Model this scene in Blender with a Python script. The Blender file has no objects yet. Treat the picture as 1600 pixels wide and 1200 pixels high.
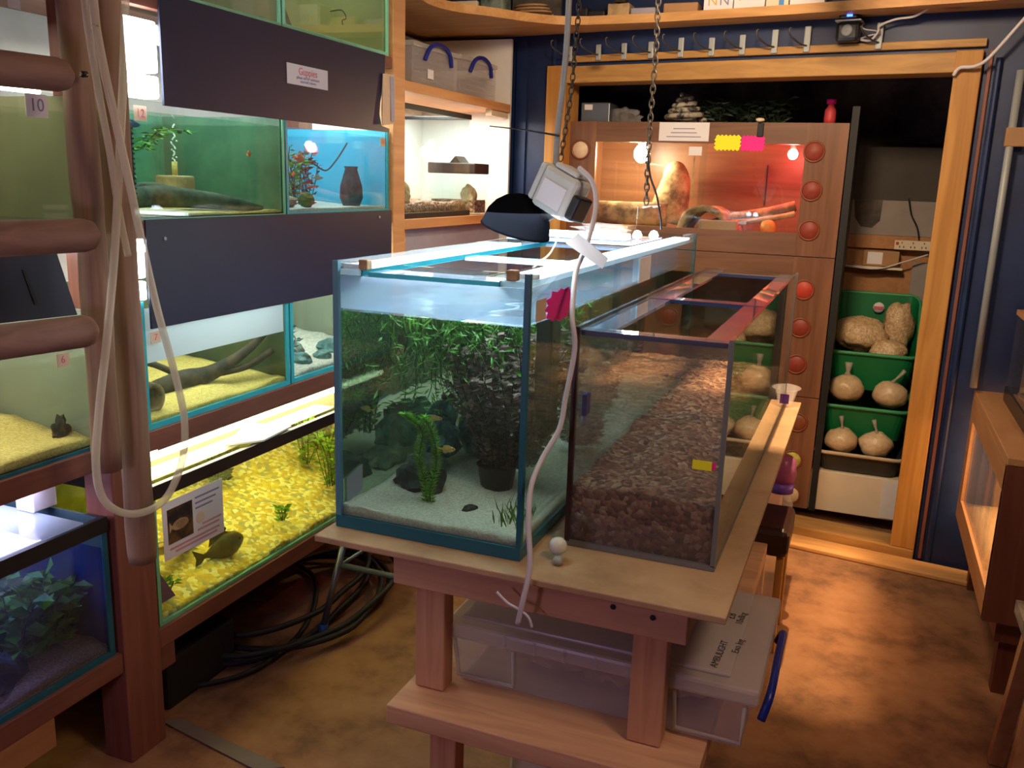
import bpy, bmesh, math, random
from mathutils import Vector, Matrix, noise
random.seed(7)
S = bpy.context.scene
COL = S.collection

# ------------------------------------------------------------------ camera, world, light, exposure
F_PX, YAW, PIT, ROL = 1388.0, -.3731, .2265, -.03167
CAM = Vector((0, 0, 1.55))
_cy, _sy = math.cos(YAW), math.sin(YAW)
FWD = Vector((_sy*math.cos(PIT), _cy*math.cos(PIT), -math.sin(PIT)))
_r = Vector((_cy, -_sy, 0)); _d = FWD.cross(_r)
_c, _s = math.cos(ROL), math.sin(ROL)
RIGHT = _c*_r + _s*_d
DOWN = -_s*_r + _c*_d
cam_data = bpy.data.cameras.new('camera'); cam = bpy.data.objects.new('camera', cam_data); COL.objects.link(cam)
cam_data.sensor_width = 36.0; cam_data.lens = F_PX*36.0/1600.0; cam_data.clip_start = .02
m = Matrix((( RIGHT.x, -DOWN.x, -FWD.x, CAM.x), (RIGHT.y, -DOWN.y, -FWD.y, CAM.y), (RIGHT.z, -DOWN.z, -FWD.z, CAM.z), (0, 0, 0, 1)))
cam.matrix_world = m
S.camera = cam
S.view_settings.view_transform = 'Standard'; S.view_settings.look = 'None'; S.view_settings.gamma = 1
S.view_settings.use_curve_mapping = False; S.view_settings.exposure = 0.45
S.cycles.use_denoising = True
S.cycles.transparent_max_bounces = 48; S.cycles.max_bounces = 8; S.cycles.diffuse_bounces = 4
S.cycles.caustics_reflective = False; S.cycles.caustics_refractive = False
S.cycles.sample_clamp_indirect = 4
W = bpy.data.worlds.new('world'); S.world = W; W.use_nodes = True
W.node_tree.nodes['Background'].inputs[0].default_value = (.9, .75, .6, 1)
W.node_tree.nodes['Background'].inputs[1].default_value = .02

def area(name, loc, to, sx, sy, power, col, spread=180):
    l = bpy.data.lights.new(name, 'AREA'); l.shape = 'RECTANGLE'; l.size = sx; l.size_y = sy
    l.energy = power; l.color = col; l.spread = math.radians(spread)
    o = bpy.data.objects.new(name, l); COL.objects.link(o); o.location = loc
    o.rotation_euler = (Vector(to)-Vector(loc)).to_track_quat('-Z', 'Y').to_euler()
    o['kind'] = 'helper'
    return o
def point(name, loc, power, col, r=.02):
    l = bpy.data.lights.new(name, 'POINT'); l.energy = power; l.color = col; l.shadow_soft_size = r
    o = bpy.data.objects.new(name, l); COL.objects.link(o); o.location = loc; o['kind'] = 'helper'
    return o
WARM = (1, .66, .36)
area('vivarium_fill_light', (-.35, 2.3, 2.52), (-.6, 4.25, 1.35), .3, .2, 13, (1, .74, .48), 120)  # added fill, aimed at the vivarium fronts to brighten them
point('floor_patch_light', (-.25, 3.27, 2.58), 240, WARM, .010)  # added out of view to throw the lit patch on the floor
area('room_ceiling_lamp_light', (.6, 1.1, 2.52), (-.1, 2.0, 0), .5, .4, 11, (1, .70, .45))
area('left_ceiling_lamp_light', (-.8, 1.9, 2.46), (-.9, 2.2, 0), .5, .5, 1.2, (1, .78, .6))
point('grow_lamp_light', (-1.0, -.2, 1.15), 10.5, (.78, .52, .98), .10)
area('upper_left_bay_light', (-1.78, 1.05, 2.3), (-1.5, 1.42, 1.9), .12, .12, 9.0, (1, .78, .36))

# tank lamps: each one hangs in the hood of its own tank
def tanklight(n, x0, x1, y0, y1, z, p, col):
    area(n, ((x0+x1)/2, (y0+y1)/2, z), ((x0+x1)/2, (y0+y1)/2, 0), x1-x0, y1-y0, p, col)
tanklight('low_front_tank_light', -2.05, -1.80, .9, 1.5, .78, 4.5, (.72, .66, 1))
tanklight('low_back_tank_light', -2.0, -1.82, 1.78, 2.94, .825, 7, (1, .93, .62))
tanklight('mid_front_tank_light', -2.08, -1.76, .9, 1.5, 1.33, 2.0, (1, .93, .74))
tanklight('mid_tank_light', -2.08, -1.74, 1.78, 2.30, 1.34, 3.2, (.97, 1, .90))
tanklight('mid_far_tank_light', -2.08, -1.74, 2.38, 2.93, 1.34, 3.5, (.94, 1, .95))
tanklight('upper_front_tank_light', -2.08, -1.76, .9, 1.5, 1.86, 1.7, (1, .96, .82))
tanklight('upper_tank_light', -2.08, -1.74, 1.80, 2.30, 1.88, 3.2, (.92, 1, .92))
tanklight('upper_far_tank_light', -2.08, -1.74, 2.38, 2.93, 1.88, 3.4, (.84, .97, 1))
tanklight('top_tank_light', -2.08, -1.74, 1.78, 2.93, 2.42, 5, (1, .96, .82))
tanklight('corner_shelf_light', -2.0, -1.78, 3.2, 4.0, 1.85, 11, (1, .93, .82))
tanklight('planted_tank_light', -1.0, -.70, 1.75, 2.9, 1.47, 16, (.80, .90, 1))
area('right_vivarium_light', (.72, 3.45, .74), (.72, 3.45, 0), .25, .9, 14, (1, .58, .26))

def ray(px, py):
    return (RIGHT*((px-800)/F_PX) + DOWN*((py-600)/F_PX) + FWD)
def P(px, py, **k):
    d = ray(px, py); (a, v), = k.items(); i = 'xyz'.index(a)
    return CAM + d*((v-CAM[i])/d[i])
TH = -math.atan(.14)
WO = Vector((0, 4.012, 0))
WM = Matrix.Translation(WO) @ Matrix.Rotation(TH, 4, 'Z')      # local frame of the back wall: x along it, y into it
def PW(px, py, off=0):
    d = ray(px, py); n = Vector((.14, 1, 0)).normalized(); t = (n.dot(WO)+off-n.dot(CAM))/n.dot(d)
    return WM.inverted() @ (CAM + d*t)

# ------------------------------------------------------------------ materials
def new(name):
    m = bpy.data.materials.new(name); m.use_nodes = True; nt = m.node_tree
    for n in list(nt.nodes): nt.nodes.remove(n)
    out = nt.nodes.new('ShaderNodeOutputMaterial')
    return m, nt, out
def N(nt, t, **k):
    n = nt.nodes.new(t)
    for a, v in k.items():
        if a.startswith('i_'):
            q = a[2:]
            q = int(q) if q.isdigit() else q.replace('_', ' ')
            n.inputs[q].default_value = v
        else: setattr(n, a, v)
    return n
def c4(c): return (c[0], c[1], c[2], 1)
def plain(name, col, rough=.6, var=.08, scale=12, metal=0, bump=0, spec=.4):
    m, nt, out = new(name); L = nt.links.new
    b = N(nt, 'ShaderNodeBsdfPrincipled', i_Roughness=rough, i_Metallic=metal)
    b.inputs['Specular IOR Level'].default_value = spec
    tc = N(nt, 'ShaderNodeTexCoord'); no = N(nt, 'ShaderNodeTexNoise', i_Scale=scale, i_Detail=4.0)
    L(tc.outputs['Object'], no.inputs['Vector'])
    r = N(nt, 'ShaderNodeValToRGB')
    r.color_ramp.elements[0].position = .3; r.color_ramp.elements[1].position = .7
    r.color_ramp.elements[0].color = c4([x*(1-var) for x in col]); r.color_ramp.elements[1].color = c4([min(1, x*(1+var)) for x in col])
    L(no.outputs[0], r.inputs[0]); L(r.outputs[0], b.inputs['Base Color']); L(b.outputs[0], out.inputs[0])
    if bump:
        bp = N(nt, 'ShaderNodeBump', i_Strength=bump, i_Distance=.01); L(no.outputs[0], bp.inputs['Height']); L(bp.outputs[0], b.inputs['Normal'])
    return m
def wood(name, a, b_, axis='Y', scale=3, rough=.55, stretch=14, knots=True):
    m, nt, out = new(name); L = nt.links.new
    b = N(nt, 'ShaderNodeBsdfPrincipled', i_Roughness=rough); b.inputs['Specular IOR Level'].default_value = .35
    tc = N(nt, 'ShaderNodeTexCoord'); mp = N(nt, 'ShaderNodeMapping')
    sc = [scale*stretch/3]*3; sc['XYZ'.index(axis)] = scale*.35
    mp.inputs['Scale'].default_value = sc
    L(tc.outputs['Object'], mp.inputs[0])
    no = N(nt, 'ShaderNodeTexNoise', i_Scale=1.6, i_Detail=6.0, i_Distortion=1.2); L(mp.outputs[0], no.inputs['Vector'])
    r = N(nt, 'ShaderNodeValToRGB'); r.color_ramp.elements[0].position = .32; r.color_ramp.elements[1].position = .68
    r.color_ramp.elements[0].color = c4(a); r.color_ramp.elements[1].color = c4(b_)
    L(no.outputs[0], r.inputs[0])
    if knots:
        mp2 = N(nt, 'ShaderNodeMapping'); s2 = [7.0]*3; s2['XYZ'.index(axis)] = 3.0; mp2.inputs['Scale'].default_value = s2
        L(tc.outputs['Object'], mp2.inputs[0])
        vo = N(nt, 'ShaderNodeTexVoronoi', i_Scale=.8); L(mp2.outputs[0], vo.inputs['Vector'])
        rk = N(nt, 'ShaderNodeValToRGB'); rk.color_ramp.elements[0].position = .05; rk.color_ramp.elements[1].position = .14
        rk.color_ramp.elements[0].color = (.25, .2, .15, 1); rk.color_ramp.elements[1].color = (1, 1, 1, 1)
        L(vo.outputs['Distance'], rk.inputs[0])
        mx = N(nt, 'ShaderNodeMix', data_type='RGBA', blend_type='MULTIPLY'); mx.inputs[0].default_value = .8
        L(r.outputs[0], mx.inputs[6]); L(rk.outputs[0], mx.inputs[7]); L(mx.outputs[2], b.inputs['Base Color'])
    else: L(r.outputs[0], b.inputs['Base Color'])
    L(b.outputs[0], out.inputs[0])
    return m
def glass(name, tint=(.93, .97, .96), haze=0.0, hazecol=(.8, .9, 1), refl=1.0):
    """thin pane: what lies behind shows through, the room mirrors more the flatter one looks along it"""
    m, nt, out = new(name); L = nt.links.new
    lw = N(nt, 'ShaderNodeLayerWeight', i_Blend=.5)
    p = N(nt, 'ShaderNodeMath', operation='POWER'); p.inputs[1].default_value = 4.2; L(lw.outputs['Facing'], p.inputs[0])
    q = N(nt, 'ShaderNodeMath', operation='MULTIPLY_ADD'); q.inputs[1].default_value = .9*refl; q.inputs[2].default_value = .035*refl; L(p.outputs[0], q.inputs[0])
    t = N(nt, 'ShaderNodeBsdfTransparent', i_Color=c4(tint)); g = N(nt, 'ShaderNodeBsdfGlossy', i_Roughness=.02, i_Color=(.9, .95, .95, 1))
    mx = N(nt, 'ShaderNodeMixShader'); L(q.outputs[0], mx.inputs[0])
    src = t.outputs[0]
    if haze:
        d = N(nt, 'ShaderNodeBsdfDiffuse', i_Color=c4(hazecol)); tr = N(nt, 'ShaderNodeBsdfTranslucent', i_Color=c4(hazecol))
        ad = N(nt, 'ShaderNodeMixShader'); ad.inputs[0].default_value = .5; L(d.outputs[0], ad.inputs[1]); L(tr.outputs[0], ad.inputs[2])
        hz = N(nt, 'ShaderNodeMixShader'); hz.inputs[0].default_value = haze; L(t.outputs[0], hz.inputs[1]); L(ad.outputs[0], hz.inputs[2]); src = hz.outputs[0]
    L(src, mx.inputs[1]); L(g.outputs[0], mx.inputs[2]); L(mx.outputs[0], out.inputs[0])
    return m
def translucent(name, col, alpha=.5, rough=.3):
    m, nt, out = new(name); L = nt.links.new
    t = N(nt, 'ShaderNodeBsdfTransparent', i_Color=(.97, .97, .97, 1)); d = N(nt, 'ShaderNodeBsdfPrincipled', i_Roughness=rough); d.inputs['Base Color'].default_value = c4(col)
    tr = N(nt, 'ShaderNodeBsdfTranslucent', i_Color=c4(col)); a = N(nt, 'ShaderNodeMixShader'); a.inputs[0].default_value = .3
    L(d.outputs[0], a.inputs[1]); L(tr.outputs[0], a.inputs[2])
    mx = N(nt, 'ShaderNodeMixShader'); mx.inputs[0].default_value = alpha; L(t.outputs[0], mx.inputs[1]); L(a.outputs[0], mx.inputs[2]); L(mx.outputs[0], out.inputs[0])
    return m
def emit(name, col, s):
    m, nt, out = new(name); e = N(nt, 'ShaderNodeEmission', i_Color=c4(col), i_Strength=s); nt.links.new(e.outputs[0], out.inputs[0]); return m
def speck(name, cols, scale=90, rough=.8, bump=.6, dist=.006):
    """gravel, bark, litter: cells of a few colours with relief"""
    m, nt, out = new(name); L = nt.links.new
    b = N(nt, 'ShaderNodeBsdfPrincipled', i_Roughness=rough); tc = N(nt, 'ShaderNodeTexCoord')
    v = N(nt, 'ShaderNodeTexVoronoi', i_Scale=scale); L(tc.outputs['Object'], v.inputs['Vector'])
    sp = N(nt, 'ShaderNodeSeparateColor'); L(v.outputs['Color'], sp.inputs[0])
    r = N(nt, 'ShaderNodeValToRGB'); r.color_ramp.interpolation = 'CONSTANT'
    while len(r.color_ramp.elements) < len(cols): r.color_ramp.elements.new(.5)
    for i, c in enumerate(cols): r.color_ramp.elements[i].position = i/len(cols); r.color_ramp.elements[i].color = c4(c)
    L(sp.outputs[0], r.inputs[0]); L(r.outputs[0], b.inputs['Base Color'])
    bp = N(nt, 'ShaderNodeBump', i_Strength=bump, i_Distance=dist, invert=True); L(v.outputs['Distance'], bp.inputs['Height']); L(bp.outputs[0], b.inputs['Normal'])
    L(b.outputs[0], out.inputs[0]); return m
def blotch(name, a, b_, scale=5, rough=.8, c=None, lo=.42, hi=.6):
    m, nt, out = new(name); L = nt.links.new
    b = N(nt, 'ShaderNodeBsdfPrincipled', i_Roughness=rough); tc = N(nt, 'ShaderNodeTexCoord')
    no = N(nt, 'ShaderNodeTexNoise', i_Scale=scale, i_Detail=8.0, i_Roughness=.65); L(tc.outputs['Object'], no.inputs['Vector'])
    r = N(nt, 'ShaderNodeValToRGB'); r.color_ramp.elements[0].position = lo; r.color_ramp.elements[1].position = hi
    r.color_ramp.elements[0].color = c4(a); r.color_ramp.elements[1].color = c4(b_)
    if c: e = r.color_ramp.elements.new(.85); e.color = c4(c)
    L(no.outputs[0], r.inputs[0]); L(r.outputs[0], b.inputs['Base Color'])
    bp = N(nt, 'ShaderNodeBump', i_Strength=.3, i_Distance=.01); L(no.outputs[0], bp.inputs['Height']); L(bp.outputs[0], b.inputs['Normal'])
    L(b.outputs[0], out.inputs[0]); return m

M = {}
M['pine'] = wood('pine_frame', (.40, .175, .035), (.56, .27, .065), 'Z', 3)
M['pine_x'] = wood('pine_rail', (.34, .17, .05), (.50, .27, .08), 'X', 3)
M['table_wood'] = wood('table_timber', (.50, .24, .13), (.66, .36, .20), 'Z', 3)
M['table_wood_x'] = wood('table_timber_rail', (.50, .26, .15), (.68, .38, .22), 'X', 3)
M['red_wood'] = wood('stained_rack_timber', (.16, .055, .036), (.24, .088, .058), 'Y', 3, knots=False)
M['red_wood_z'] = wood('stained_rack_post', (.18, .062, .04), (.27, .098, .064), 'Z', 3, knots=False)
M['ply'] = blotch('stained_plywood', (.30, .17, .08), (.52, .33, .18), 3.5, .55, (.62, .42, .22), .3, .55)
M['shelf_pine'] = wood('shelf_pine', (.58, .27, .10), (.74, .38, .15), 'Y', 3)
M['shelf_pine_x'] = wood('long_shelf_pine', (.52, .25, .08), (.68, .36, .13), 'X', 3)
M['viv'] = wood('walnut_laminate', (.15, .068, .036), (.23, .11, .06), 'X', 2.5, .35, knots=False)
M['viv_z'] = wood('walnut_laminate_upright', (.15, .062, .032), (.25, .11, .055), 'Z', 2.5, .35, knots=False)
M['log'] = wood('rustic_pole', (.22, .125, .08), (.36, .225, .145), 'Z', 3, .7)
M['log_y'] = wood('rustic_rung', (.19, .10, .075), (.30, .17, .125), 'Y', 3, .7)
M['dark_wood'] = wood('dark_cabinet_timber', (.10, .025, .012), (.15, .045, .02), 'Z', 3, .5, knots=False)
M['orange_wood'] = wood('orange_cabinet_timber', (.36, .16, .06), (.46, .22, .09), 'Y', 3, .5)
M['blue_wall'] = blotch('blue_painted_boards', (.004, .012, .055), (.008, .026, .095), 2.2, .5)
M['navy'] = plain('dark_navy_paint', (.006, .010, .028), .6)
M['navy_panel'] = plain('blue_black_plastic_panel', (.018, .020, .045), .45, .1, 3)
M['floor'] = blotch('worn_brown_carpet', (.05, .022, .010), (.28, .13, .055), 4.5, .95, (.40, .21, .10), .25, .52)
M['ceiling'] = plain('ceiling_paint', (.55, .48, .40), .8)
M['wall'] = plain('grey_wall_paint', (.30, .26, .23), .8)
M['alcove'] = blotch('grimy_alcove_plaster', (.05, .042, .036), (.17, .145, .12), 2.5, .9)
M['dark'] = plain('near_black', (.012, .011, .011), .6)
M['black'] = plain('black_plastic', (.014, .014, .016), .3)
M['matte_black'] = plain('matte_black_enamel', (.004, .0045, .006), 1.0, .05, spec=0)
M['white'] = plain('white_board', (.78, .76, .72), .5, .03)
M['cream'] = plain('cream_board', (.75, .62, .45), .6, .04)
M['paper'] = plain('white_paper', (.78, .74, .75), .7, .03)
M['pinkpaper'] = plain('beige_card', (.66, .48, .32), .7, .06)
M['lilac'] = plain('lilac_grey_panel', (.36, .34, .42), .6, .05)
M['teal_seam'] = plain('teal_silicone', (.04, .42, .48), .35, .1, spec=.5)
M['dark_teal'] = plain('dark_teal_silicone', (.012, .12, .16), .35, .1)
M['green_seam'] = plain('green_glass_edge', (.20, .55, .34), .3, .1)
M['mint_seam'] = plain('mint_glass_edge', (.30, .80, .55), .3, .1)
M['grey_seam'] = plain('grey_glass_edge', (.16, .17, .17), .3, .1)
M['glass'] = glass('tank_glass')
def mirror_glass():
    m, nt, out = new('underwater_side_glass'); L = nt.links.new
    lw = N(nt, 'ShaderNodeLayerWeight', i_Blend=.5); mr = N(nt, 'ShaderNodeMapRange'); mr.inputs['From Min'].default_value = .25; mr.inputs['From Max'].default_value = .45; mr.inputs['To Min'].default_value = .05; mr.inputs['To Max'].default_value = .82
    L(lw.outputs['Facing'], mr.inputs[0]); t = N(nt, 'ShaderNodeBsdfTransparent', i_Color=(.85, .95, .95, 1)); g = N(nt, 'ShaderNodeBsdfGlossy', i_Roughness=.03, i_Color=(.85, .95, .93, 1))
    mx = N(nt, 'ShaderNodeMixShader'); L(mr.outputs[0], mx.inputs[0]); L(t.outputs[0], mx.inputs[1]); L(g.outputs[0], mx.inputs[2]); L(mx.outputs[0], out.inputs[0]); return m
M['glass_wet'] = mirror_glass()
M['glass_milk'] = glass('white_hazed_glass', (.88, .94, .98), .72, (.86, .94, 1))
M['glass_blue'] = glass('bluish_tank_glass', (.88, .95, .97))
M['glass_dusty'] = glass('dusty_glass', (.90, .92, .93), .07, (.55, .50, .55))
M['glass_frost'] = glass('misted_glass', (.88, .94, .98), .38, (.72, .85, 1))
M['glass_cream'] = glass('cream_lit_cover_glass', (.95, .94, .80), .35, (.95, .85, .5))  # lamplit cream put into the tint and haze colour
M['glass_edge'] = glass('glass_brace', (.72, .80, .86), .30, (.50, .50, .68), 1.4)  # purplish reflection put into the haze colour
M['water_green'] = glass('greenish_water', (.87, .92, .84), .05, (.35, .45, .30), .25)
M['water_teal'] = glass('teal_water', (.78, .90, .82), .08, (.25, .42, .34), .25)
M['water_blue'] = glass('blue_water', (.80, .92, .96), .06, (.3, .5, .6), .25)
M['water_yellow'] = glass('yellow_water', (.93, .93, .60), .05, (.55, .55, .20), .25)
M['water_clear'] = glass('clear_water', (.93, .95, .91), .03, (.5, .55, .48), .25)
M['water_purple'] = glass('purple_lit_water', (.62, .68, .95), .05, (.3, .35, .8), .25)  # purple lamp light also put into the water tint
M['tubing'] = translucent('milky_tubing', (.78, .70, .55), .55, .25)
M['cable'] = plain('off_white_cable', (.62, .58, .60), .4, .03)
M['tub'] = translucent('clear_frosted_plastic', (.84, .80, .80), .22, .25)
M['lidplastic'] = translucent('frosted_lid_plastic', (.74, .68, .66), .55, .25)
M['bluehandle'] = plain('blue_plastic_clip', (.01, .02, .22), .35)
M['green_bin'] = plain('green_plastic_bin', (.006, .17, .05), .4, .06)
M['grey_bin'] = plain('dark_grey_bin', (.045, .042, .035), .5)
M['beige_rim'] = plain('beige_bin_rim', (.55, .40, .25), .5)
M['green_rim'] = plain('pale_green_bin_rim', (.05, .30, .12), .4)
M['bag'] = plain('sawdust_in_clear_bag', (.66, .46, .26), .35, .12, 60, bump=.3, spec=.6)
M['bag_grain'] = speck('coarse_bedding_in_bag', [(.62, .42, .22), (.50, .32, .16), (.72, .52, .30), (.58, .40, .22)], 110, .4, .6, .004)
M['bag_neck'] = translucent('clear_bag_neck', (.75, .66, .55), .6, .2)
M['yellow_gravel'] = speck('yellow_gravel', [(.75, .62, .16), (.88, .82, .48), (.70, .50, .10), (.42, .42, .30), (.92, .88, .66), (.60, .46, .14)], 70)
M['brown_gravel'] = speck('brown_gravel', [(.17, .07, .03), (.27, .12, .05), (.10, .045, .02), (.34, .17, .08), (.20, .085, .035), (.42, .25, .14)], 85, .7, 1, .008)
M['white_sand'] = speck('pale_sand', [(.62, .58, .48), (.70, .66, .55), (.55, .50, .42)], 260, .9, .3, .002)
M['yellow_sand'] = speck('yellow_sand', [(.72, .52, .14), (.80, .60, .20), (.62, .44, .12)], 240, .9, .3, .002)
M['grey_sand'] = speck('grey_gravel', [(.42, .42, .36), (.52, .50, .42), (.34, .35, .30)], 160, .9, .4, .003)
M['brown_sand'] = speck('brown_sand', [(.30, .17, .12), (.36, .22, .15), (.24, .14, .10)], 220, .9, .3, .002)
M['rock_black'] = blotch('black_lava_rock', (.010, .012, .013), (.05, .06, .065), 22, .8)
M['rock_teal'] = blotch('teal_grey_rock', (.02, .07, .07), (.10, .26, .26), 12, .7, (.25, .55, .52))
M['rock_grey'] = blotch('grey_rock', (.06, .09, .08), (.22, .28, .24), 12, .8)
M['rock_tan'] = blotch('tan_rock', (.20, .14, .07), (.48, .36, .20), 14, .8)
M['drift'] = blotch('dark_driftwood', (.018, .012, .008), (.09, .055, .03), 18, .8)
M['drift_grey'] = blotch('grey_green_driftwood', (.02, .03, .022), (.10, .11, .08), 18, .8)
M['cork'] = blotch('cork_bark', (.14, .09, .05), (.42, .30, .17), 12, .9)
M['leaf_green'] = plain('green_leaf', (.06, .22, .012), .45, .4, 30)
M['leaf_bright'] = plain('bright_green_leaf', (.18, .46, .02), .45, .3, 30)
M['leaf_dark'] = plain('dark_green_leaf', (.010, .022, .010), .5, .4, 30)
M['leaf_purple'] = blotch('purple_brown_leaf', (.04, .05, .015), (.26, .14, .13), 45, .5, (.55, .36, .42), .32, .6)
M['leaf_red'] = plain('reddish_leaf', (.25, .05, .02), .5, .4, 30)
M['algae'] = blotch('hair_algae', (.02, .07, .008), (.08, .19, .01), 14, .9)
M['fish_grey'] = plain('grey_brown_fish_skin', (.13, .11, .05), .45, .3, 40)
M['fish_orange'] = plain('orange_fish_skin', (.9, .18, .04), .4)
M['fish_white'] = plain('silver_fish_skin', (.55, .65, .55), .3)
M['fish_dark'] = plain('dark_blue_fish_skin', (.02, .03, .08), .4)
M['metal'] = plain('grey_tube_steel', (.16, .18, .21), .35, .05, metal=.6)
M['steel'] = plain('galvanised_conduit', (.36, .38, .38), .5, .05, metal=.2)
M['chain'] = plain('tarnished_chain_steel', (.09, .075, .06), .4, .2, 60, metal=.6)
M['bluefoot'] = plain('blue_rubber_foot', (.01, .10, .32), .5)
M['pink'] = plain('fluorescent_pink_card', (.88, .01, .28), .6, .02)
M['yellow'] = plain('fluorescent_yellow_card', (.90, .86, .01), .6, .02)
M['vent_red'] = plain('dark_red_vent_disc', (.26, .04, .022), .5, .15, 50)  # dark red is the disc's own colour
M['vent_ring'] = plain('brown_vent_ring', (.22, .06, .025), .4)
M['vent_bright'] = plain('bright_red_vent_disc', (.48, .05, .025), .5, .1, 50)
M['vent_cream'] = plain('cream_vent_disc', (.75, .55, .36), .5, .1, 50)
M['vent_lime'] = plain('lime_vent_disc', (.50, .46, .08), .5, .3, 50)
M['adaptor'] = plain('off_white_socket_plastic', (.60, .60, .55), .4, .04)
M['tape'] = plain('grey_white_tape', (.50, .46, .44), .6, .05)
M['ink'] = plain('black_marker_ink', (.03, .025, .03), .6)
M['inkblue'] = plain('blue_grey_print', (.25, .22, .38), .6)
M['inkred'] = plain('red_print', (.70, .14, .18), .6)
M['inkpink'] = plain('faint_red_print', (.62, .32, .34), .6)
M['photo'] = blotch('printed_fish_photo', (.012, .01, .016), (.16, .08, .02), 18, .5)
M['purple'] = plain('purple_plastic', (.16, .06, .42), .4)
M['pinkplastic'] = translucent('pink_plastic', (.55, .16, .36), .9)
M['darkbrown'] = plain('dark_brown_leather', (.03, .010, .006), .4)
M['marble'] = plain('white_plastic_ball', (.72, .72, .64), .25, .02)
M['cardboard'] = plain('brown_cardboard', (.40, .22, .10), .7)
M['bluebox'] = plain('blue_print_card', (.02, .22, .60), .5)
M['gold'] = plain('gold_print', (.72, .45, .06), .5)
M['bulb_warm'] = emit('basking_bulb_glow', (1, .82, .55), 60)
M['bulb_red'] = emit('red_bulb_glow', (1, .12, .06), 40)
M['tube_white'] = emit('fluorescent_tube_glow', (.86, .95, 1), 14)
M['tube_warm'] = emit('warm_fluorescent_tube_glow', (1, .95, .62), 9)
M['tube_bluish'] = emit('aquarium_light_bar_glow', (.74, .86, 1), 12)
M['brace_glow'] = emit('overlit_brace_glow', (.84, .91, 1), 3.6)
M['led_blue'] = emit('blue_indicator_led', (.03, .08, 1), 8)
M['white_refl'] = plain('white_reflector_enamel', (.85, .85, .85), .35, .02)
M['back_green'] = blotch('algae_green_tank_back', (.03, .10, .08), (.10, .24, .17), 3.5, .8, (.2, .36, .2))
M['back_olive'] = blotch('olive_tank_back', (.05, .07, .01), (.20, .22, .03), 3, .8)
M['end_green'] = blotch('murky_green_tank_end', (.06, .13, .10), (.16, .24, .17), 3, .8, (.12, .26, .26))
M['back_olive2'] = plain('olive_grey_tank_end', (.30, .28, .15), .7, .15, 4)
M['back_blue'] = plain('light_blue_tank_back', (.06, .50, .66), .6, .12, 4)
M['back_grey'] = plain('grey_green_tank_back', (.28, .30, .24), .7, .15, 4)
M['back_sand'] = plain('olive_beige_tank_back', (.26, .25, .15), .7, .15, 4)
M['back_dark'] = blotch('dark_green_tank_back', (.03, .045, .02), (.12, .13, .04), 4, .8)
M['back_navy'] = plain('dark_blue_tank_back', (.03, .07, .09), .7, .2, 3)
M['card_red'] = plain('red_packet', (.55, .05, .06), .5)
M['card_orange'] = plain('orange_packet', (.60, .25, .05), .5)
M['tan_clay'] = blotch('tan_clay_hide', (.28, .17, .08), (.55, .38, .20), 8, .8)

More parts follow.
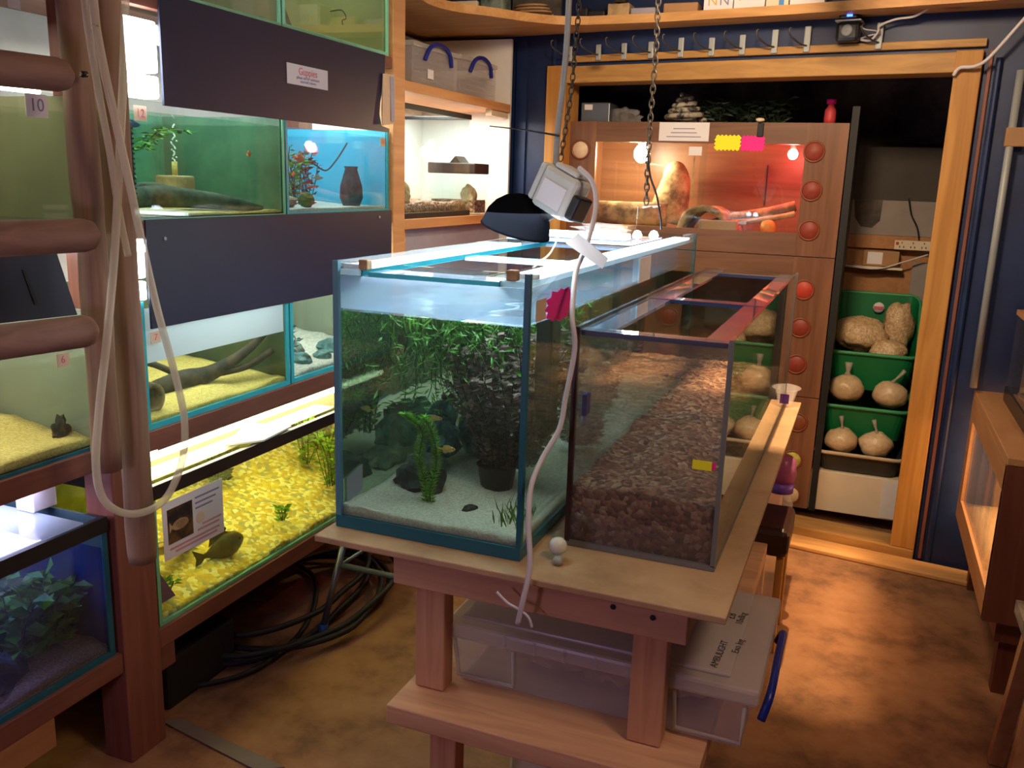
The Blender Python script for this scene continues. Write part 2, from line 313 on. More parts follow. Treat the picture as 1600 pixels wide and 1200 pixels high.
# ------------------------------------------------------------------ mesh builder
class MB:
    def __init__(s): s.bm = bmesh.new()
    def box(s, x0, x1, y0, y1, z0, z1, bev=0):
        r = bmesh.ops.create_cube(s.bm, size=1)
        vs = r['verts']
        for v in vs: v.co = Vector(((x0+x1)/2+v.co.x*(x1-x0), (y0+y1)/2+v.co.y*(y1-y0), (z0+z1)/2+v.co.z*(z1-z0)))
        if bev:
            es = list({e for v in vs for e in v.link_edges})
            bmesh.ops.bevel(s.bm, geom=es, offset=bev, segments=2, profile=.5, affect='EDGES')
        return s
    def bar(s, p0, p1, w, h, up=(0, 0, 1), bev=0):
        p0, p1 = Vector(p0), Vector(p1); d = (p1-p0); L = d.length; d.normalize(); up = Vector(up)
        a = d.cross(up).normalized(); b = a.cross(d).normalized()
        r = bmesh.ops.create_cube(s.bm, size=1); vs = r['verts']
        for v in vs:
            c = v.co.copy(); v.co = (p0+p1)/2 + d*(c.x*L) + a*(c.y*w) + b*(c.z*h)
        if bev:
            es = list({e for v in vs for e in v.link_edges}); bmesh.ops.bevel(s.bm, geom=es, offset=bev, segments=2, profile=.5, affect='EDGES')
        return s
    def ring_sweep(s, pts, rad, n=8, caps=True, ell=1.0, closed=False):
        pts = [Vector(p) for p in pts]; rings = []; prev = None; K = len(pts)
        for i, p in enumerate(pts):
            if closed: t = pts[(i+1) % K]-pts[i-1]
            else: t = (pts[min(i+1, K-1)]-pts[max(i-1, 0)])
            t.normalize()
            if prev is None:
                a = t.cross(Vector((0, 0, 1)));
                if a.length < .05: a = t.cross(Vector((0, 1, 0)))
                a.normalize()
            else: a = (prev - t*prev.dot(t)).normalized()
            prev = a; b = t.cross(a); r = rad[i] if isinstance(rad, (list, tuple)) else rad
            rings.append([s.bm.verts.new(p + a*math.cos(2*math.pi*k/n)*r + b*math.sin(2*math.pi*k/n)*r*ell) for k in range(n)])
        for i in range(K if closed else K-1):
            A, B = rings[i], rings[(i+1) % K]
            for k in range(n): s.bm.faces.new((A[k], A[(k+1) % n], B[(k+1) % n], B[k]))
        if caps and not closed: s.bm.faces.new(list(reversed(rings[0]))); s.bm.faces.new(rings[-1])
        return s
    def tube(s, pts, r, n=8, sub=6, closed=False):
        return s.ring_sweep(smooth(pts, sub, closed), r, n, closed=closed)
    def cyl(s, p0, p1, r0, r1=None, n=16): return s.ring_sweep([p0, p1], [r0, r0 if r1 is None else r1], n)
    def lathe(s, prof, c, n=20, axis='z'):
        rings = []
        for r, h in prof:
            ring = []
            for k in range(n):
                a = 2*math.pi*k/n; q = (r*math.cos(a), r*math.sin(a), h)
                if axis == 'y': q = (q[0], -q[2], q[1])
                if axis == 'x': q = (q[2], q[0], q[1])
                ring.append(s.bm.verts.new(Vector(c)+Vector(q)))
            rings.append(ring)
        for A, B in zip(rings, rings[1:]):
            for k in range(n): s.bm.faces.new((A[k], A[(k+1) % n], B[(k+1) % n], B[k]))
        if prof[0][0] > 1e-4: s.bm.faces.new(list(reversed(rings[0])))
        if prof[-1][0] > 1e-4: s.bm.faces.new(rings[-1])
        return s
    def blob(s, c, rx, ry, rz, seed=0, amp=.25, freq=2.0, sub=3, flat=None):
        r = bmesh.ops.create_icosphere(s.bm, subdivisions=sub, radius=1)
        for v in r['verts']:
            d = v.co.normalized(); k = 1+amp*noise.noise(d*freq+Vector((seed*3.1, seed*1.7, seed)))+amp*.4*noise.noise(d*freq*3+Vector((seed, 0, seed*2)))
            z = d.z*k
            if flat is not None: z = max(z, flat)
            v.co = Vector(c)+Vector((d.x*k*rx, d.y*k*ry, z*rz))
        return s
    def face(s, pts):
        s.bm.faces.new([s.bm.verts.new(Vector(p)) for p in pts]); return s
    def slab(s, pts, off):
        off = Vector(off); A = [s.bm.verts.new(Vector(p)) for p in pts]; B = [s.bm.verts.new(Vector(p)+off) for p in pts]
        s.bm.faces.new(A); s.bm.faces.new(list(reversed(B)))
        for i in range(len(A)): j = (i+1) % len(A); s.bm.faces.new((A[i], B[i], B[j], A[j]))
        return s
    def grid(s, x0, x1, y0, y1, zf, nx=20, ny=20, zb=None):
        """a bed: lumpy top at zf(x,y), flat base at zb"""
        V = [[s.bm.verts.new((x0+(x1-x0)*i/nx, y0+(y1-y0)*j/ny, zf(x0+(x1-x0)*i/nx, y0+(y1-y0)*j/ny))) for j in range(ny+1)] for i in range(nx+1)]
        for i in range(nx):
            for j in range(ny): s.bm.faces.new((V[i][j], V[i+1][j], V[i+1][j+1], V[i][j+1]))
        if zb is not None:
            loop = [V[i][0] for i in range(nx+1)]+[V[nx][j] for j in range(1, ny+1)]+[V[i][ny] for i in range(nx-1, -1, -1)]+[V[0][j] for j in range(ny-1, 0, -1)]
            low = [s.bm.verts.new((v.co.x, v.co.y, zb)) for v in loop]; K = len(loop)
            for k in range(K): s.bm.faces.new((loop[k], low[k], low[(k+1) % K], loop[(k+1) % K]))
            s.bm.faces.new(low)
        return s
    def leaf(s, p, d, L, w, bend=.3):
        p = Vector(p); d = Vector(d).normalized(); a = d.cross(Vector((random.uniform(-1, 1), random.uniform(-1, 1), random.uniform(-1, 1)))).normalized()
        nrm = d.cross(a); mid = p+d*L*.5+nrm*L*bend*.2; tip = p+d*L-nrm*L*bend*.3
        v = [s.bm.verts.new(q) for q in (p, mid+a*w*.5, tip, mid-a*w*.5)]
        s.bm.faces.new(v); return s
    def build(s, name, mat, parent=None, smooth_=False, mtx=None, bevel=0):
        bm = s.bm
        if mtx is not None: bmesh.ops.transform(bm, matrix=mtx, verts=bm.verts)
        bmesh.ops.recalc_face_normals(bm, faces=bm.faces)
        xs = [v.co for v in bm.verts]
        c = Vector(((min(v.x for v in xs)+max(v.x for v in xs))/2, (min(v.y for v in xs)+max(v.y for v in xs))/2, min(v.z for v in xs)))
        for v in bm.verts: v.co -= c
        me = bpy.data.meshes.new(name); bm.to_mesh(me); bm.free()
        o = bpy.data.objects.new(name, me); COL.objects.link(o); o.location = c
        me.materials.append(M[mat] if isinstance(mat, str) else mat)
        if smooth_:
            for p in me.polygons: p.use_smooth = True
        if parent is not None:
            o.parent = parent; o.matrix_parent_inverse = Matrix.Translation(-world_loc(parent))
        return o
def world_loc(o):
    return WL.get(o.name, o.location.copy()) if o.parent is None else WL[o.name]
WL = {}
def smooth(pts, sub=6, closed=False):
    pts = [Vector(p) for p in pts]; K = len(pts); out = []
    if K < 3: return pts
    rng = range(K) if closed else range(K-1)
    for i in rng:
        g = (lambda k: pts[k % K]) if closed else (lambda k: pts[max(0, min(K-1, k))])
        p0, p1, p2, p3 = g(i-1), g(i), g(i+1), g(i+2)
        for j in range(sub):
            t = j/sub
            out.append(.5*((2*p1)+(p2-p0)*t+(2*p0-5*p1+4*p2-p3)*t*t+(3*p1-p0-3*p2+p3)*t**3))
    if not closed: out.append(pts[-1])
    return out
def thing(name, label, cat, loc, group=None):
    o = bpy.data.objects.new(name, None); COL.objects.link(o); o.location = loc; o.empty_display_size = .05
    o['label'] = label; o['category'] = cat
    if group: o['group'] = group
    return o
def tag(o, label, cat, group=None, kind=None):
    o['label'] = label; o['category'] = cat
    if group: o['group'] = group
    if kind: o['kind'] = kind
    return o
def st(o): o['kind'] = 'structure'; return o
def sub(o):
    """allow o (a part) to carry sub-parts"""
    base = o.parent
    WL[o.name] = o.location.copy(); return o
def build_sub(mb, name, mat, part, **k):
    o = mb.build(name, mat, None, **k)
    # part.matrix_world = Translation(part.location) because its parent only translates
    o.parent = part; o.matrix_parent_inverse = Matrix.Translation(-part.location)
    return o
def text(body, size, mtx, name, mat, parent, ext=.0006):
    cu = bpy.data.curves.new(name, 'FONT'); cu.body = body; cu.size = size; cu.extrude = ext; cu.align_x = 'CENTER'; cu.align_y = 'CENTER'
    t = bpy.data.objects.new(name, cu); COL.objects.link(t)
    dg = bpy.context.evaluated_depsgraph_get(); me = bpy.data.meshes.new_from_object(t.evaluated_get(dg)); bpy.data.objects.remove(t)
    me.name = name; o = bpy.data.objects.new(name, me); COL.objects.link(o)
    me.transform(mtx); me.materials.clear(); me.materials.append(M[mat])
    o.parent = parent; o.matrix_parent_inverse = Matrix.Translation(-parent.location)
    return o
def frame_mtx(o, right, up):
    r = Vector(right).normalized(); u = Vector(up).normalized(); n = r.cross(u)
    return Matrix(((r.x, u.x, n.x, o[0]), (r.y, u.y, n.y, o[1]), (r.z, u.z, n.z, o[2]), (0, 0, 0, 1)))
ON_LEFT = ((0, 1, 0), (0, 0, 1))          # lettering on a face that looks to +x
# ------------------------------------------------------------------ ROOM
WX0, WX1, WY0, CEIL = -2.2, 1.0, -1.6, 2.62
st(MB().box(WX0-.1, WX1+.1, WY0-.1, 5.2, -.1, 0).build('floor', 'floor'))
st(MB().box(WX0-.1, WX1+.1, WY0-.1, 5.2, CEIL, CEIL+.1).build('ceiling', 'ceiling'))
st(MB().box(WX0-.1, WX0, WY0, 5.2, 0, CEIL).build('wall_left', 'wall'))
st(MB().box(WX1, WX1+.1, WY0, 5.2, 0, CEIL).build('wall_right', 'blue_wall'))
st(MB().box(WX0-.1, WX1+.1, WY0-.1, WY0, 0, CEIL).build('wall_front', 'wall'))
T_ = bpy.data.objects.new('floor_patch_baffle', None); COL.objects.link(T_); T_.location = (-.25, 3.27, 2.3)  # unseen box, added to cut the edges of the lit floor patch
T_['label'] = 'unseen square baffle on the ceiling, added to shape the lit floor patch'; T_['category'] = 'lamp'
for x0_, x1_, y0_, y1_ in ((-.301, -.291, 3.187, 3.353), (-.209, -.199, 3.187, 3.353), (-.291, -.209, 3.187, 3.197), (-.291, -.209, 3.343, 3.353)):
    o_ = MB().box(x0_, x1_, y0_, y1_, 2.30, 2.62).build('baffle_side', 'black'); o_.parent = T_; o_.matrix_parent_inverse = Matrix.Translation(-T_.location)
# back wall with its opening, in its own slightly turned frame
OL, OR_, OH = -1.42, .235, 2.0
b = MB(); b.box(-2.35, OL-.02, 0, .08, 0, CEIL); b.box(OR_+.1, 1.2, 0, .08, 0, CEIL); b.box(OL-.02, OR_+.1, 0, .08, OH+.06, CEIL)
st(b.build('wall_back', 'blue_wall', mtx=WM))
b = MB(); b.box(-1.50, -1.485, -.018, 0, .05, 2.2); b.box(-1.70, -1.64, -.014, 0, .05, 2.2)
st(b.build('trim_1', 'blue_wall', mtx=WM))
st(MB().box(OL-.105, OL, -.03, .12, 0.06, OH+.08, .004).build('trim_2', 'pine', mtx=WM))          # left jamb
st(MB().box(OR_, OR_+.095, -.03, .12, 0.06, OH+.08, .004).build('trim_3', 'pine', mtx=WM))        # right jamb
st(MB().box(OL-.105, OR_+.095, -.028, .12, OH+.0, OH+.075, .004).build('trim_4', 'pine_x', mtx=WM))  # head
b = MB(); b.box(OL-.1, OR_+.095, -.03, .12, 0.0, .062, .008)
st(b.build('trim_5', 'pine_x', mtx=WM))
st(MB().box(-.9, .62, -.16, -.032, 0, .022, .006).build('trim_6', 'shelf_pine_x', mtx=WM))       # threshold board
st(MB().box(.348, .362, -.012, 0, .02, OH+.08, .003).build('trim_7', 'red_wood_z', mtx=WM))
st(MB().ring_sweep([(.385, -.014, .02), (.385, -.014, 2.05)], .012, 10).build('trim_8', 'blue_wall', mtx=WM))
# alcove
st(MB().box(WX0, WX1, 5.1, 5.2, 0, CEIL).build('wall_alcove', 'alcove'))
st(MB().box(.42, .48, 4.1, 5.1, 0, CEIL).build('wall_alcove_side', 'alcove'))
b = MB(); b.slab([P(252, 1128, z=.003), P(282, 1124, z=.003), P(445, 1200, z=.003), P(400, 1205, z=.003)], (0, 0, .004))
st(b.build('trim_9', plain('worn_floor_strip', (.16, .12, .095), .7)))
# pine rail with hooks on the back wall
r = thing('hook_rail', 'long pine rail with a row of metal hooks above the doorway', 'hook rail', WM @ Vector((-.5, -.03, 2.09)))
MB().box(-1.43, .335, -.024, 0, 2.092, 2.122, .003).build('board', 'pine_x', r, mtx=WM)
for px, py in ((890, 85), (935, 82), (975, 80), (1017, 78), (1064, 72), (1112, 72), (1160, 68), (1211, 60), (1262, 55), (1375, 50)):
    q = PW(px, py, -.03); x = q.x
    MB().box(x-.013, x+.013, -.034, -.024, 2.095, q.z+.015+.02, .004).build('hook_plate', 'steel', r, mtx=WM)
    MB().tube([(x, -.034, 2.12), (x-.02, -.07, 2.125), (x-.05, -.11, 2.15), (x-.055, -.115, 2.175), (x-.048, -.11, 2.18)], .0035, 6, 4).build('hook', 'chain', r, True, mtx=WM)
# long curved shelf round the corner
pts = [(-1.68, 3.08), (-1.74, 3.40), (-1.70, 3.58), (-1.60, 3.70), (-1.50, 3.84), (-1.38, 3.95), (-1.25, 3.985)]
pts = [(p.x, p.y) for p in smooth([(a, b_, 0) for a, b_ in pts], 5)]
poly = pts + [(-.9, 3.97), (-.38, 3.90), (.39, 3.76), (.98, 3.66), (.99, 3.86), (-.4, 4.055), (-1.68, 4.235), (-2.19, 4.30), (-2.19, 3.08)]
b = MB(); b.slab([(x, y, 2.222) for x, y in poly], (0, 0, .036))
tag(b.build('curved_shelf', 'shelf_pine_x'), 'curved orange pine shelf running high round the corner and over the doorway', 'shelf')

# ------------------------------------------------------------------ helpers for tanks
def tank(name, label, x0, x1, y0, y1, z0, z1, seam='teal_seam', end=None, t=.008, back='back_green', trim=0, group=None, glassm='glass', seams=True, sw=.012, cross=None, far=True):
    T = thing(name, label, 'fish tank', ((x0+x1)/2, (y0+y1)/2, z0), group)
    MB().box(x0, x1, y0, y1, z0, z0+t).build('base_pane', glassm, T)
    MB().box(x1-t, x1, y0, y1, z0+t, z1).build('front_pane', glassm, T)
    MB().box(x0+t, x1-t, y0, y0+t, z0+t, z1).build('side_pane', glassm, T)
    MB().box(x0+t, x1-t, y1-t, y1, z0+t, z1).build('end_panel' if end else 'side_pane', end or glassm, T)
    if back: MB().box(x0, x0+t, y0, y1, z0+t, z1).build('back_panel', back, T)
    else: MB().box(x0, x0+t, y0, y1, z0+t, z1).build('back_pane', glassm, T)
    b = MB()
    e = .0012
    MB().box(x1-sw, x1+e, y0-e*0+.0, y1, z0, z0+sw*.9).build('silicone_seam', seam, T)
    for ya, yb in ((y0, y0+sw), (y1-sw, y1)):
        MB().box(x1-.004, x1+e, ya, yb, z0+sw*.9, z1).build('silicone_seam', seam, T)
    if trim:
        MB().box(x1-.012, x1+.006, y0-.002, y1+.002, z1-trim, z1+.004, .002).build('top_trim', 'black', T)
        MB().box(x0-.002, x0+.01, y0-.002, y1+.002, z1-trim, z1+.004, .002).build('top_trim', 'black', T)
        MB().box(x0, x1, y0-.004, y0+.008, z1-trim, z1+.004, .002).build('top_trim', 'black', T)
    return T
def bed(name, label, cat, x0, x1, y0, y1, z0, h, mat, slope=0, amp=.01, nx=16, ny=30, seed=1):
    def zf(x, y):
        return z0+h+slope*(x1-x)/(x1-x0)+amp*noise.noise(Vector((x*9, y*9, seed)))+amp*.5*noise.noise(Vector((x*30, y*30, seed)))
    o = MB().grid(x0, x1, y0, y1, zf, nx, ny, z0).build(name, mat, None, True)
    return tag(o, label, cat, kind='stuff')
def water(label, x0, x1, y0, y1, z0, z1, mat):
    return tag(MB().box(x0, x1, y0, y1, z0, z1).build('tank_water', mat), label, 'water', kind='stuff')
def fish(label, c, L, H, yaw, mat, pitch=0, group=None, dark=None, thick=.32):
    T = thing('fish', label, 'fish', c, group)
    R = Matrix.Translation(Vector(c)) @ Matrix.Rotation(yaw, 4, 'Z') @ Matrix.Rotation(pitch, 4, 'Y')
    prof = [(-.5, .10), (-.42, .13), (-.3, .24), (-.15, .40), (0, .49), (.15, .50), (.3, .42), (.4, .29), (.47, .15), (.5, .05)]
    n = 14; b = MB(); rings = []
    for u, h in prof:
        rings.append([b.bm.verts.new((u*L, math.cos(2*math.pi*k/n)*h*H*thick, math.sin(2*math.pi*k/n)*h*H)) for k in range(n)])
    for A, B in zip(rings, rings[1:]):
        for k in range(n): b.bm.faces.new((A[k], A[(k+1) % n], B[(k+1) % n], B[k]))
    b.bm.faces.new(rings[0]); b.bm.faces.new(rings[-1])
    b.build('body', mat, T, True, mtx=R)
    d = dark or mat
    MB().slab([(-.47*L, -.002, .05*H), (-.75*L, -.002, .42*H), (-.68*L, -.002, 0), (-.75*L, -.002, -.42*H), (-.47*L, -.002, -.05*H)], (0, .004, 0)).build('tail_fin', d, T, mtx=R)
    MB().slab([(.18*L, -.0015, .46*H), (0, -.0015, .68*H), (-.3*L, -.0015, .62*H), (-.36*L, -.0015, .25*H), (-.1*L, -.0015, .42*H)], (0, .003, 0)).build('dorsal_fin', d, T, mtx=R)
    MB().slab([(0, -.0015, -.46*H), (-.15*L, -.0015, -.72*H), (-.34*L, -.0015, -.55*H), (-.36*L, -.0015, -.2*H)], (0, .003, 0)).build('anal_fin', d, T, mtx=R)
    for sgn in (-1, 1):
        MB().blob((.36*L, sgn*H*thick*.30, .1*H), .045*L, .02*L, .045*L, 1, 0, sub=1).build('eye', 'black', T, True, mtx=R)
    return T
def stems(name, label, cx, cy, z0, n, h, spread, leafL, leafw, mat, per=26, stemmat='leaf_dark', group=None, hv=.3, lean=(0, 0), up=.3, whorl=1):
    T = thing(name, label, 'plant', (cx, cy, z0), group)
    b = MB(); s_ = MB()
    for i in range(n):
        a = random.uniform(0, 6.28); q = math.sqrt(random.random())*spread*.35
        base = Vector((cx+q*math.cos(a), cy+q*math.sin(a), z0)); hh = h*random.uniform(1-hv, 1)
        tip = base+Vector((math.cos(a)*spread*random.uniform(.3, .9)+lean[0], math.sin(a)*spread*random.uniform(.3, .9)+lean[1], hh))
        mid = (base+tip)/2+Vector((random.uniform(-.02, .02), random.uniform(-.02, .02), .02))
        path = smooth([base, mid, tip], 8); s_.ring_sweep(path, .0016, 4)
        for k in range(per):
            t = k/per*.97+.03; j = min(len(path)-2, int(t*(len(path)-1))); p = path[j].lerp(path[j+1], t*(len(path)-1)-j)
            for w in range(whorl):
                a2 = random.uniform(0, 6.28); d = Vector((math.cos(a2), math.sin(a2), up+random.uniform(-.25, .25)))
                b.leaf(p, d, leafL*random.uniform(.7, 1.2), leafw*random.uniform(.7, 1.2))
    s_.build('stem', stemmat, T); f = b.build('foliage', mat, T)
    return T
def rock(name, label, c, r, mat, seed, amp=.35, flat=-.6, group=None, cat='rock', freq=1.8, sub=3):
    o = MB().blob(c, r[0], r[1], r[2], seed, amp, freq, sub, flat).build(name, mat, None, False)
    return tag(o, label, cat, group)
def sticker(name, label, corners, off, mat, cat='label', group=None):
    o = MB().slab(corners, off).build(name, mat); return tag(o, label, cat, group)

# ------------------------------------------------------------------ LEFT RACK
R = thing('wooden_rack', 'red-brown stained timber rack holding the tiers of tanks along the left wall', 'rack', (-1.9, 2.0, 0))
for y0, y1 in ((1.575, 1.70), (2.985, 3.075)):
    MB().box(-1.76, -1.668, y0, y1, 0, 2.6, .003).build('post', 'red_wood_z' if y0 < 2 else 'shelf_pine', R)
    MB().box(-2.15, -2.08, y0, y1, 0, 2.6).build('post', 'red_wood_z', R)
for z0, z1 in ((.27, .325), (.83, .883), (1.375, 1.42), (1.925, 1.965)):
    for y0, y1 in ((.3, 1.573), (1.702, 2.983)):
        if z0 > 1.9 and y0 < 1: continue
        MB().box(-1.70, -1.672, y0, y1, z0, z1, .002).build('front_rail', 'red_wood', R)
        MB().box(-2.16, -1.702, y0, y1, z1-.02, z1, .001).build('shelf_board', 'red_wood', R)
MB().box(-1.74, -1.675, 1.70, 1.76, .20, .27, .003).build('bracket', 'red_wood', R)
MB().box(-1.74, -1.675, 1.10, 1.36, .19, .27, .003).build('bracket', 'orange_wood', R)

XB, XF = -2.15, -1.685
# --- bay nearer the back
tank('aquarium', 'long bottom-row aquarium with yellow gravel and a black top trim', XB, XF, 1.718, 2.975, .325, .727, 'green_seam', back='back_olive', trim=.036)
bed('gravel_bed', 'bright yellow gravel covering the floor of the bottom-row aquarium', 'gravel', XB+.01, XF-.009, 1.728, 2.965, .334, .014, 'yellow_gravel', .13, .016, 24, 60)
water('yellow-lit water in the long bottom-row aquarium', XB+.0095, XF-.0085, 1.7265, 2.9665, .345, .655, 'water_yellow')
c = P(350, 854, x=-1.765)
fish('big grey-brown fish hovering over the yellow gravel', c, .15, .085, 1.35, 'fish_grey', -.10, thick=.40)
fish('small dark fish behind the big grey-brown one', P(338, 830, x=-1.86), .07, .028, 1.2, 'fish_dark')
tag(MB().bar(P(236, 862, x=-1.80), P(335, 832, x=-1.90), .03, .022, bev=.003).build('wood_strip', 'tan_clay'), 'tan wooden strip lying in the yellow gravel', 'wood')
tag(MB().slab([(-1.70, 1.735, .38), (-1.70, 1.80, .38), (-1.72, 1.755, .475), (-1.72, 1.74, .475)], (-.012, 0, 0)).build('blue_scraper', 'purple'), 'blue wedge standing in the left corner of the yellow gravel tank', 'scraper')
for i, (x, y, z, h, lab) in enumerate(((-1.78, 2.72, .40, .24, 'bushy bright green plant at the far end of the yellow gravel tank'), (-1.95, 2.80, .44, .24, 'tall green plant against the back of the yellow gravel tank'), (-1.76, 2.38, .385, .05, 'small green sprig in the middle of the yellow gravel'), (-1.73, 1.80, .375, .04, 'tiny green tuft beside the blue wedge'))):
    stems('water_plant', lab, x, y, z, 9 if h > .1 else 4, h, .07 if h > .1 else .02, .03, .014, 'leaf_bright', 22 if h > .1 else 8)
rock('driftwood', 'upright tan wood root at the far end of the yellow gravel tank', (-1.85, 2.86, .52), (.04, .05, .15), 'cork', 4, .5, None, cat='driftwood')
stems('water_plant', 'dark green thicket along the back of the yellow gravel tank', -2.05, 2.42, .47, 14, .18, .06, .045, .02, 'algae', 22)
# info poster on the glass
T = thing('fish_poster', 'white printed sheet with a dark fish photo taped on the yellow gravel tank', 'poster', (-1.68, 1.85, .52))
MB().slab([(-1.6825, 1.748, .672), (-1.6825, 1.99, .672), (-1.6825, 1.99, .505), (-1.6825, 1.748, .505)], (.0012, 0, 0)).build('sheet', 'paper', T)
fp = MB().box(-1.6812, -1.6802, 1.765, 1.862, .548, .648).build('fish_photo', 'photo', T)
b = MB(); b.blob((-1.6797, 1.812, .595), .0012, .032, .016, 3, .1); b.slab([(-1.6797, 1.782, .595), (-1.6797, 1.770, .612), (-1.6797, 1.770, .58)], (.0006, 0, 0)); build_sub(b, 'printed_fish', 'tan_clay', fp)
for k, (z, w, m) in enumerate(((.648, .10, 'inkblue'), (.632, .085, 'inkblue'), (.617, .07, 'inkblue'))):
    MB().box(-1.6812, -1.6804, 1.875, 1.875+w, z-.0025, z+.0025).build('text_line', m, T)
for z, y0, w in ((.533, 1.77, .20), (.521, 1.79, .17), (.563, 1.90, .08), (.55, 1.88, .09)):
    MB().box(-1.6812, -1.6804, y0, y0+w, z-.003, z+.003).build('text_line', 'inkpink', T)
MB().blob((-1.681, 1.893, .585), .001, .018, .018, 2, .05).build('cream_spot', 'cream', T)
# strip lamp over it, lid glass and sheet
T = thing('strip_lamp', 'warm white strip lamp fixed under the shelf over the yellow gravel tank', 'lamp', (-1.78, 2.35, .80))
MB().cyl((-1.705, 1.72, .806), (-1.705, 2.95, .806), .013, n=12).build('lamp_tube', 'tube_warm', T, True)
MB().box(-1.80, -1.685, 1.75, 2.93, .8205, .828).build('reflector', 'white_refl', T)
tag(MB().box(-2.1, -1.72, 1.74, 2.94, .729, .733).build('cover_glass', 'glass_cream'), 'cover glass tinted lamplit cream, covering the yellow gravel tank', 'cover glass')
tag(MB().slab([P(352, 697, z=.735), P(386, 663, z=.735), P(455, 668, z=.735), P(412, 690, z=.735)], (0, 0, .006)).build('white_sheet', 'white'), 'white sheet lying across the top of the yellow gravel tank', 'sheet')
tag(MB().tube([(-2.0, 1.76, .745), (-1.95, 2.05, .75), (-1.97, 2.3, .75), (-1.9, 2.34, .742)], .006).build('lamp_cable', 'black', None, True), 'thin black cable lying on the cover glass of the yellow gravel tank', 'cable')

# --- middle row
for nm, lab, y0, y1, sand, bk, sm in (('aquarium', 'middle-row aquarium with yellow sand and branching driftwood', 1.716, 2.338, 'yellow_sand', 'back_dark', 'teal_seam'), ('aquarium', 'middle-row aquarium with pale gravel and teal rocks', 2.346, 2.978, 'grey_sand', 'back_grey', 'teal_seam')):
    tank(nm, lab, XB, XF, y0, y1, .883, 1.22, sm, back=bk, sw=.016, end='back_dark' if y0 < 2 else 'back_grey')
bed('sand_bed', 'yellow sand on the floor of the driftwood aquarium', 'sand', XB+.01, XF-.009, 1.726, 2.328, .892, .015, 'yellow_sand', .035, .012)
bed('sand_bed', 'pale grey-green gravel in the teal rock aquarium', 'gravel', XB+.01, XF-.009, 2.356, 2.968, .892, .015, 'grey_sand', .035, .012)
water('murky green water in the driftwood aquarium', XB+.0095, XF-.0085, 1.7245, 2.3295, .897, 1.055, 'water_green')
water('clear water in the teal rock aquarium', XB+.0095, XF-.0085, 2.3545, 2.9695, .897, 1.18, 'water_clear')
for y0, y1 in ((1.732, 2.322), ):
    tag(MB().box(XF-.0083, XF-.0081+.0003, y0, y1, 1.058, 1.20).build('mist_film', 'glass_milk'), 'pale misted band above the waterline of the driftwood aquarium', 'mist', kind='stuff')
T = thing('driftwood', 'dark branching driftwood reaching up to the right in the yellow sand', 'driftwood', (-1.85, 2.1, .91))
b = MB(); b.ring_sweep(smooth([(-1.88, 1.92, .92), (-1.85, 2.02, .935), (-1.82, 2.12, .945), (-1.78, 2.22, .99), (-1.75, 2.31, 1.05)], 5), [.018, .022, .028, .03, .032, .034, .034, .033, .03, .028, .026, .024, .022, .02, .018, .016, .015, .014, .012, .010, .008], 8)
b.build('trunk', 'drift', T, True)
MB().ring_sweep(smooth([(-1.82, 2.12, .94), (-1.76, 2.22, .955), (-1.73, 2.31, .995)], 6), .011, 7).build('branch', 'drift', T, True)
MB().ring_sweep(smooth([(-1.85, 2.05, .94), (-1.9, 1.98, .99), (-1.95, 1.9, 1.02)], 6), .010, 7).build('branch', 'drift', T, True)
T = thing('hollow_log', 'hollow tan log at the left end of the driftwood aquarium', 'log', (-1.82, 1.80, .91))
b = MB(); n = 18
def hollow(c0, c1, ro, ri, n=20, seed=0, amp=.1, sy=1.0):
    b = MB(); c0, c1 = Vector(c0), Vector(c1); d = (c1-c0).normalized(); a = d.cross(Vector((0, 0, 1))).normalized(); u = a.cross(d)
    R_ = []
    for cc, rr in ((c0, ri), (c0, ro), (c0.lerp(c1, .33), ro), (c0.lerp(c1, .66), ro), (c1, ro), (c1, ri)):
        ring = []
        for k in range(n):
            t = 2*math.pi*k/n; q = rr*(1+amp*noise.noise(Vector((math.cos(t)*1.5, math.sin(t)*1.5, cc.y*6+seed))))
            ring.append(b.bm.verts.new(cc+a*math.cos(t)*q+u*math.sin(t)*q*sy))
        R_.append(ring)
    R_.append(R_[0])
    for A, B in zip(R_, R_[1:]):
        for k in range(n): b.bm.faces.new((A[k], A[(k+1) % n], B[(k+1) % n], B[k]))
    return b
hollow((-1.74, 1.80, .945), (-2.0, 1.86, .95), .042, .030, seed=2, amp=.2).build('log_tube', 'cork', T, True)
stems('water_plant', 'light green plant behind the driftwood', -2.02, 2.02, .93, 8, .12, .08, .03, .014, 'leaf_green', 16)
stems('water_plant', 'green plant beside the hollow log', -2.0, 1.80, .95, 6, .10, .05, .025, .012, 'leaf_green', 14)
for i, (x, y, r_, mt, lab) in enumerate(((-1.80, 2.42, (.03, .035, .03), 'rock_grey', 'dark grey rock leftmost in the teal rock aquarium'), (-1.78, 2.52, (.045, .045, .028), 'rock_teal', 'teal rock in the middle of the pale gravel'), (-1.86, 2.60, (.04, .04, .045), 'rock_grey', 'tall grey rock behind the teal one'), (-1.76, 2.64, (.03, .03, .02), 'rock_teal', 'low teal rock at the front of the pale gravel'), (-1.80, 2.75, (.05, .05, .04), 'rock_teal', 'big teal rock at the hidden end of the pale gravel'))):
    rock('rock', lab, (x, y, .92), r_, mt, 11+i)
stems('water_plant', 'pale mint plant among the teal rocks', -1.83, 2.53, .93, 5, .10, .03, .03, .012, 'rock_teal', 12)

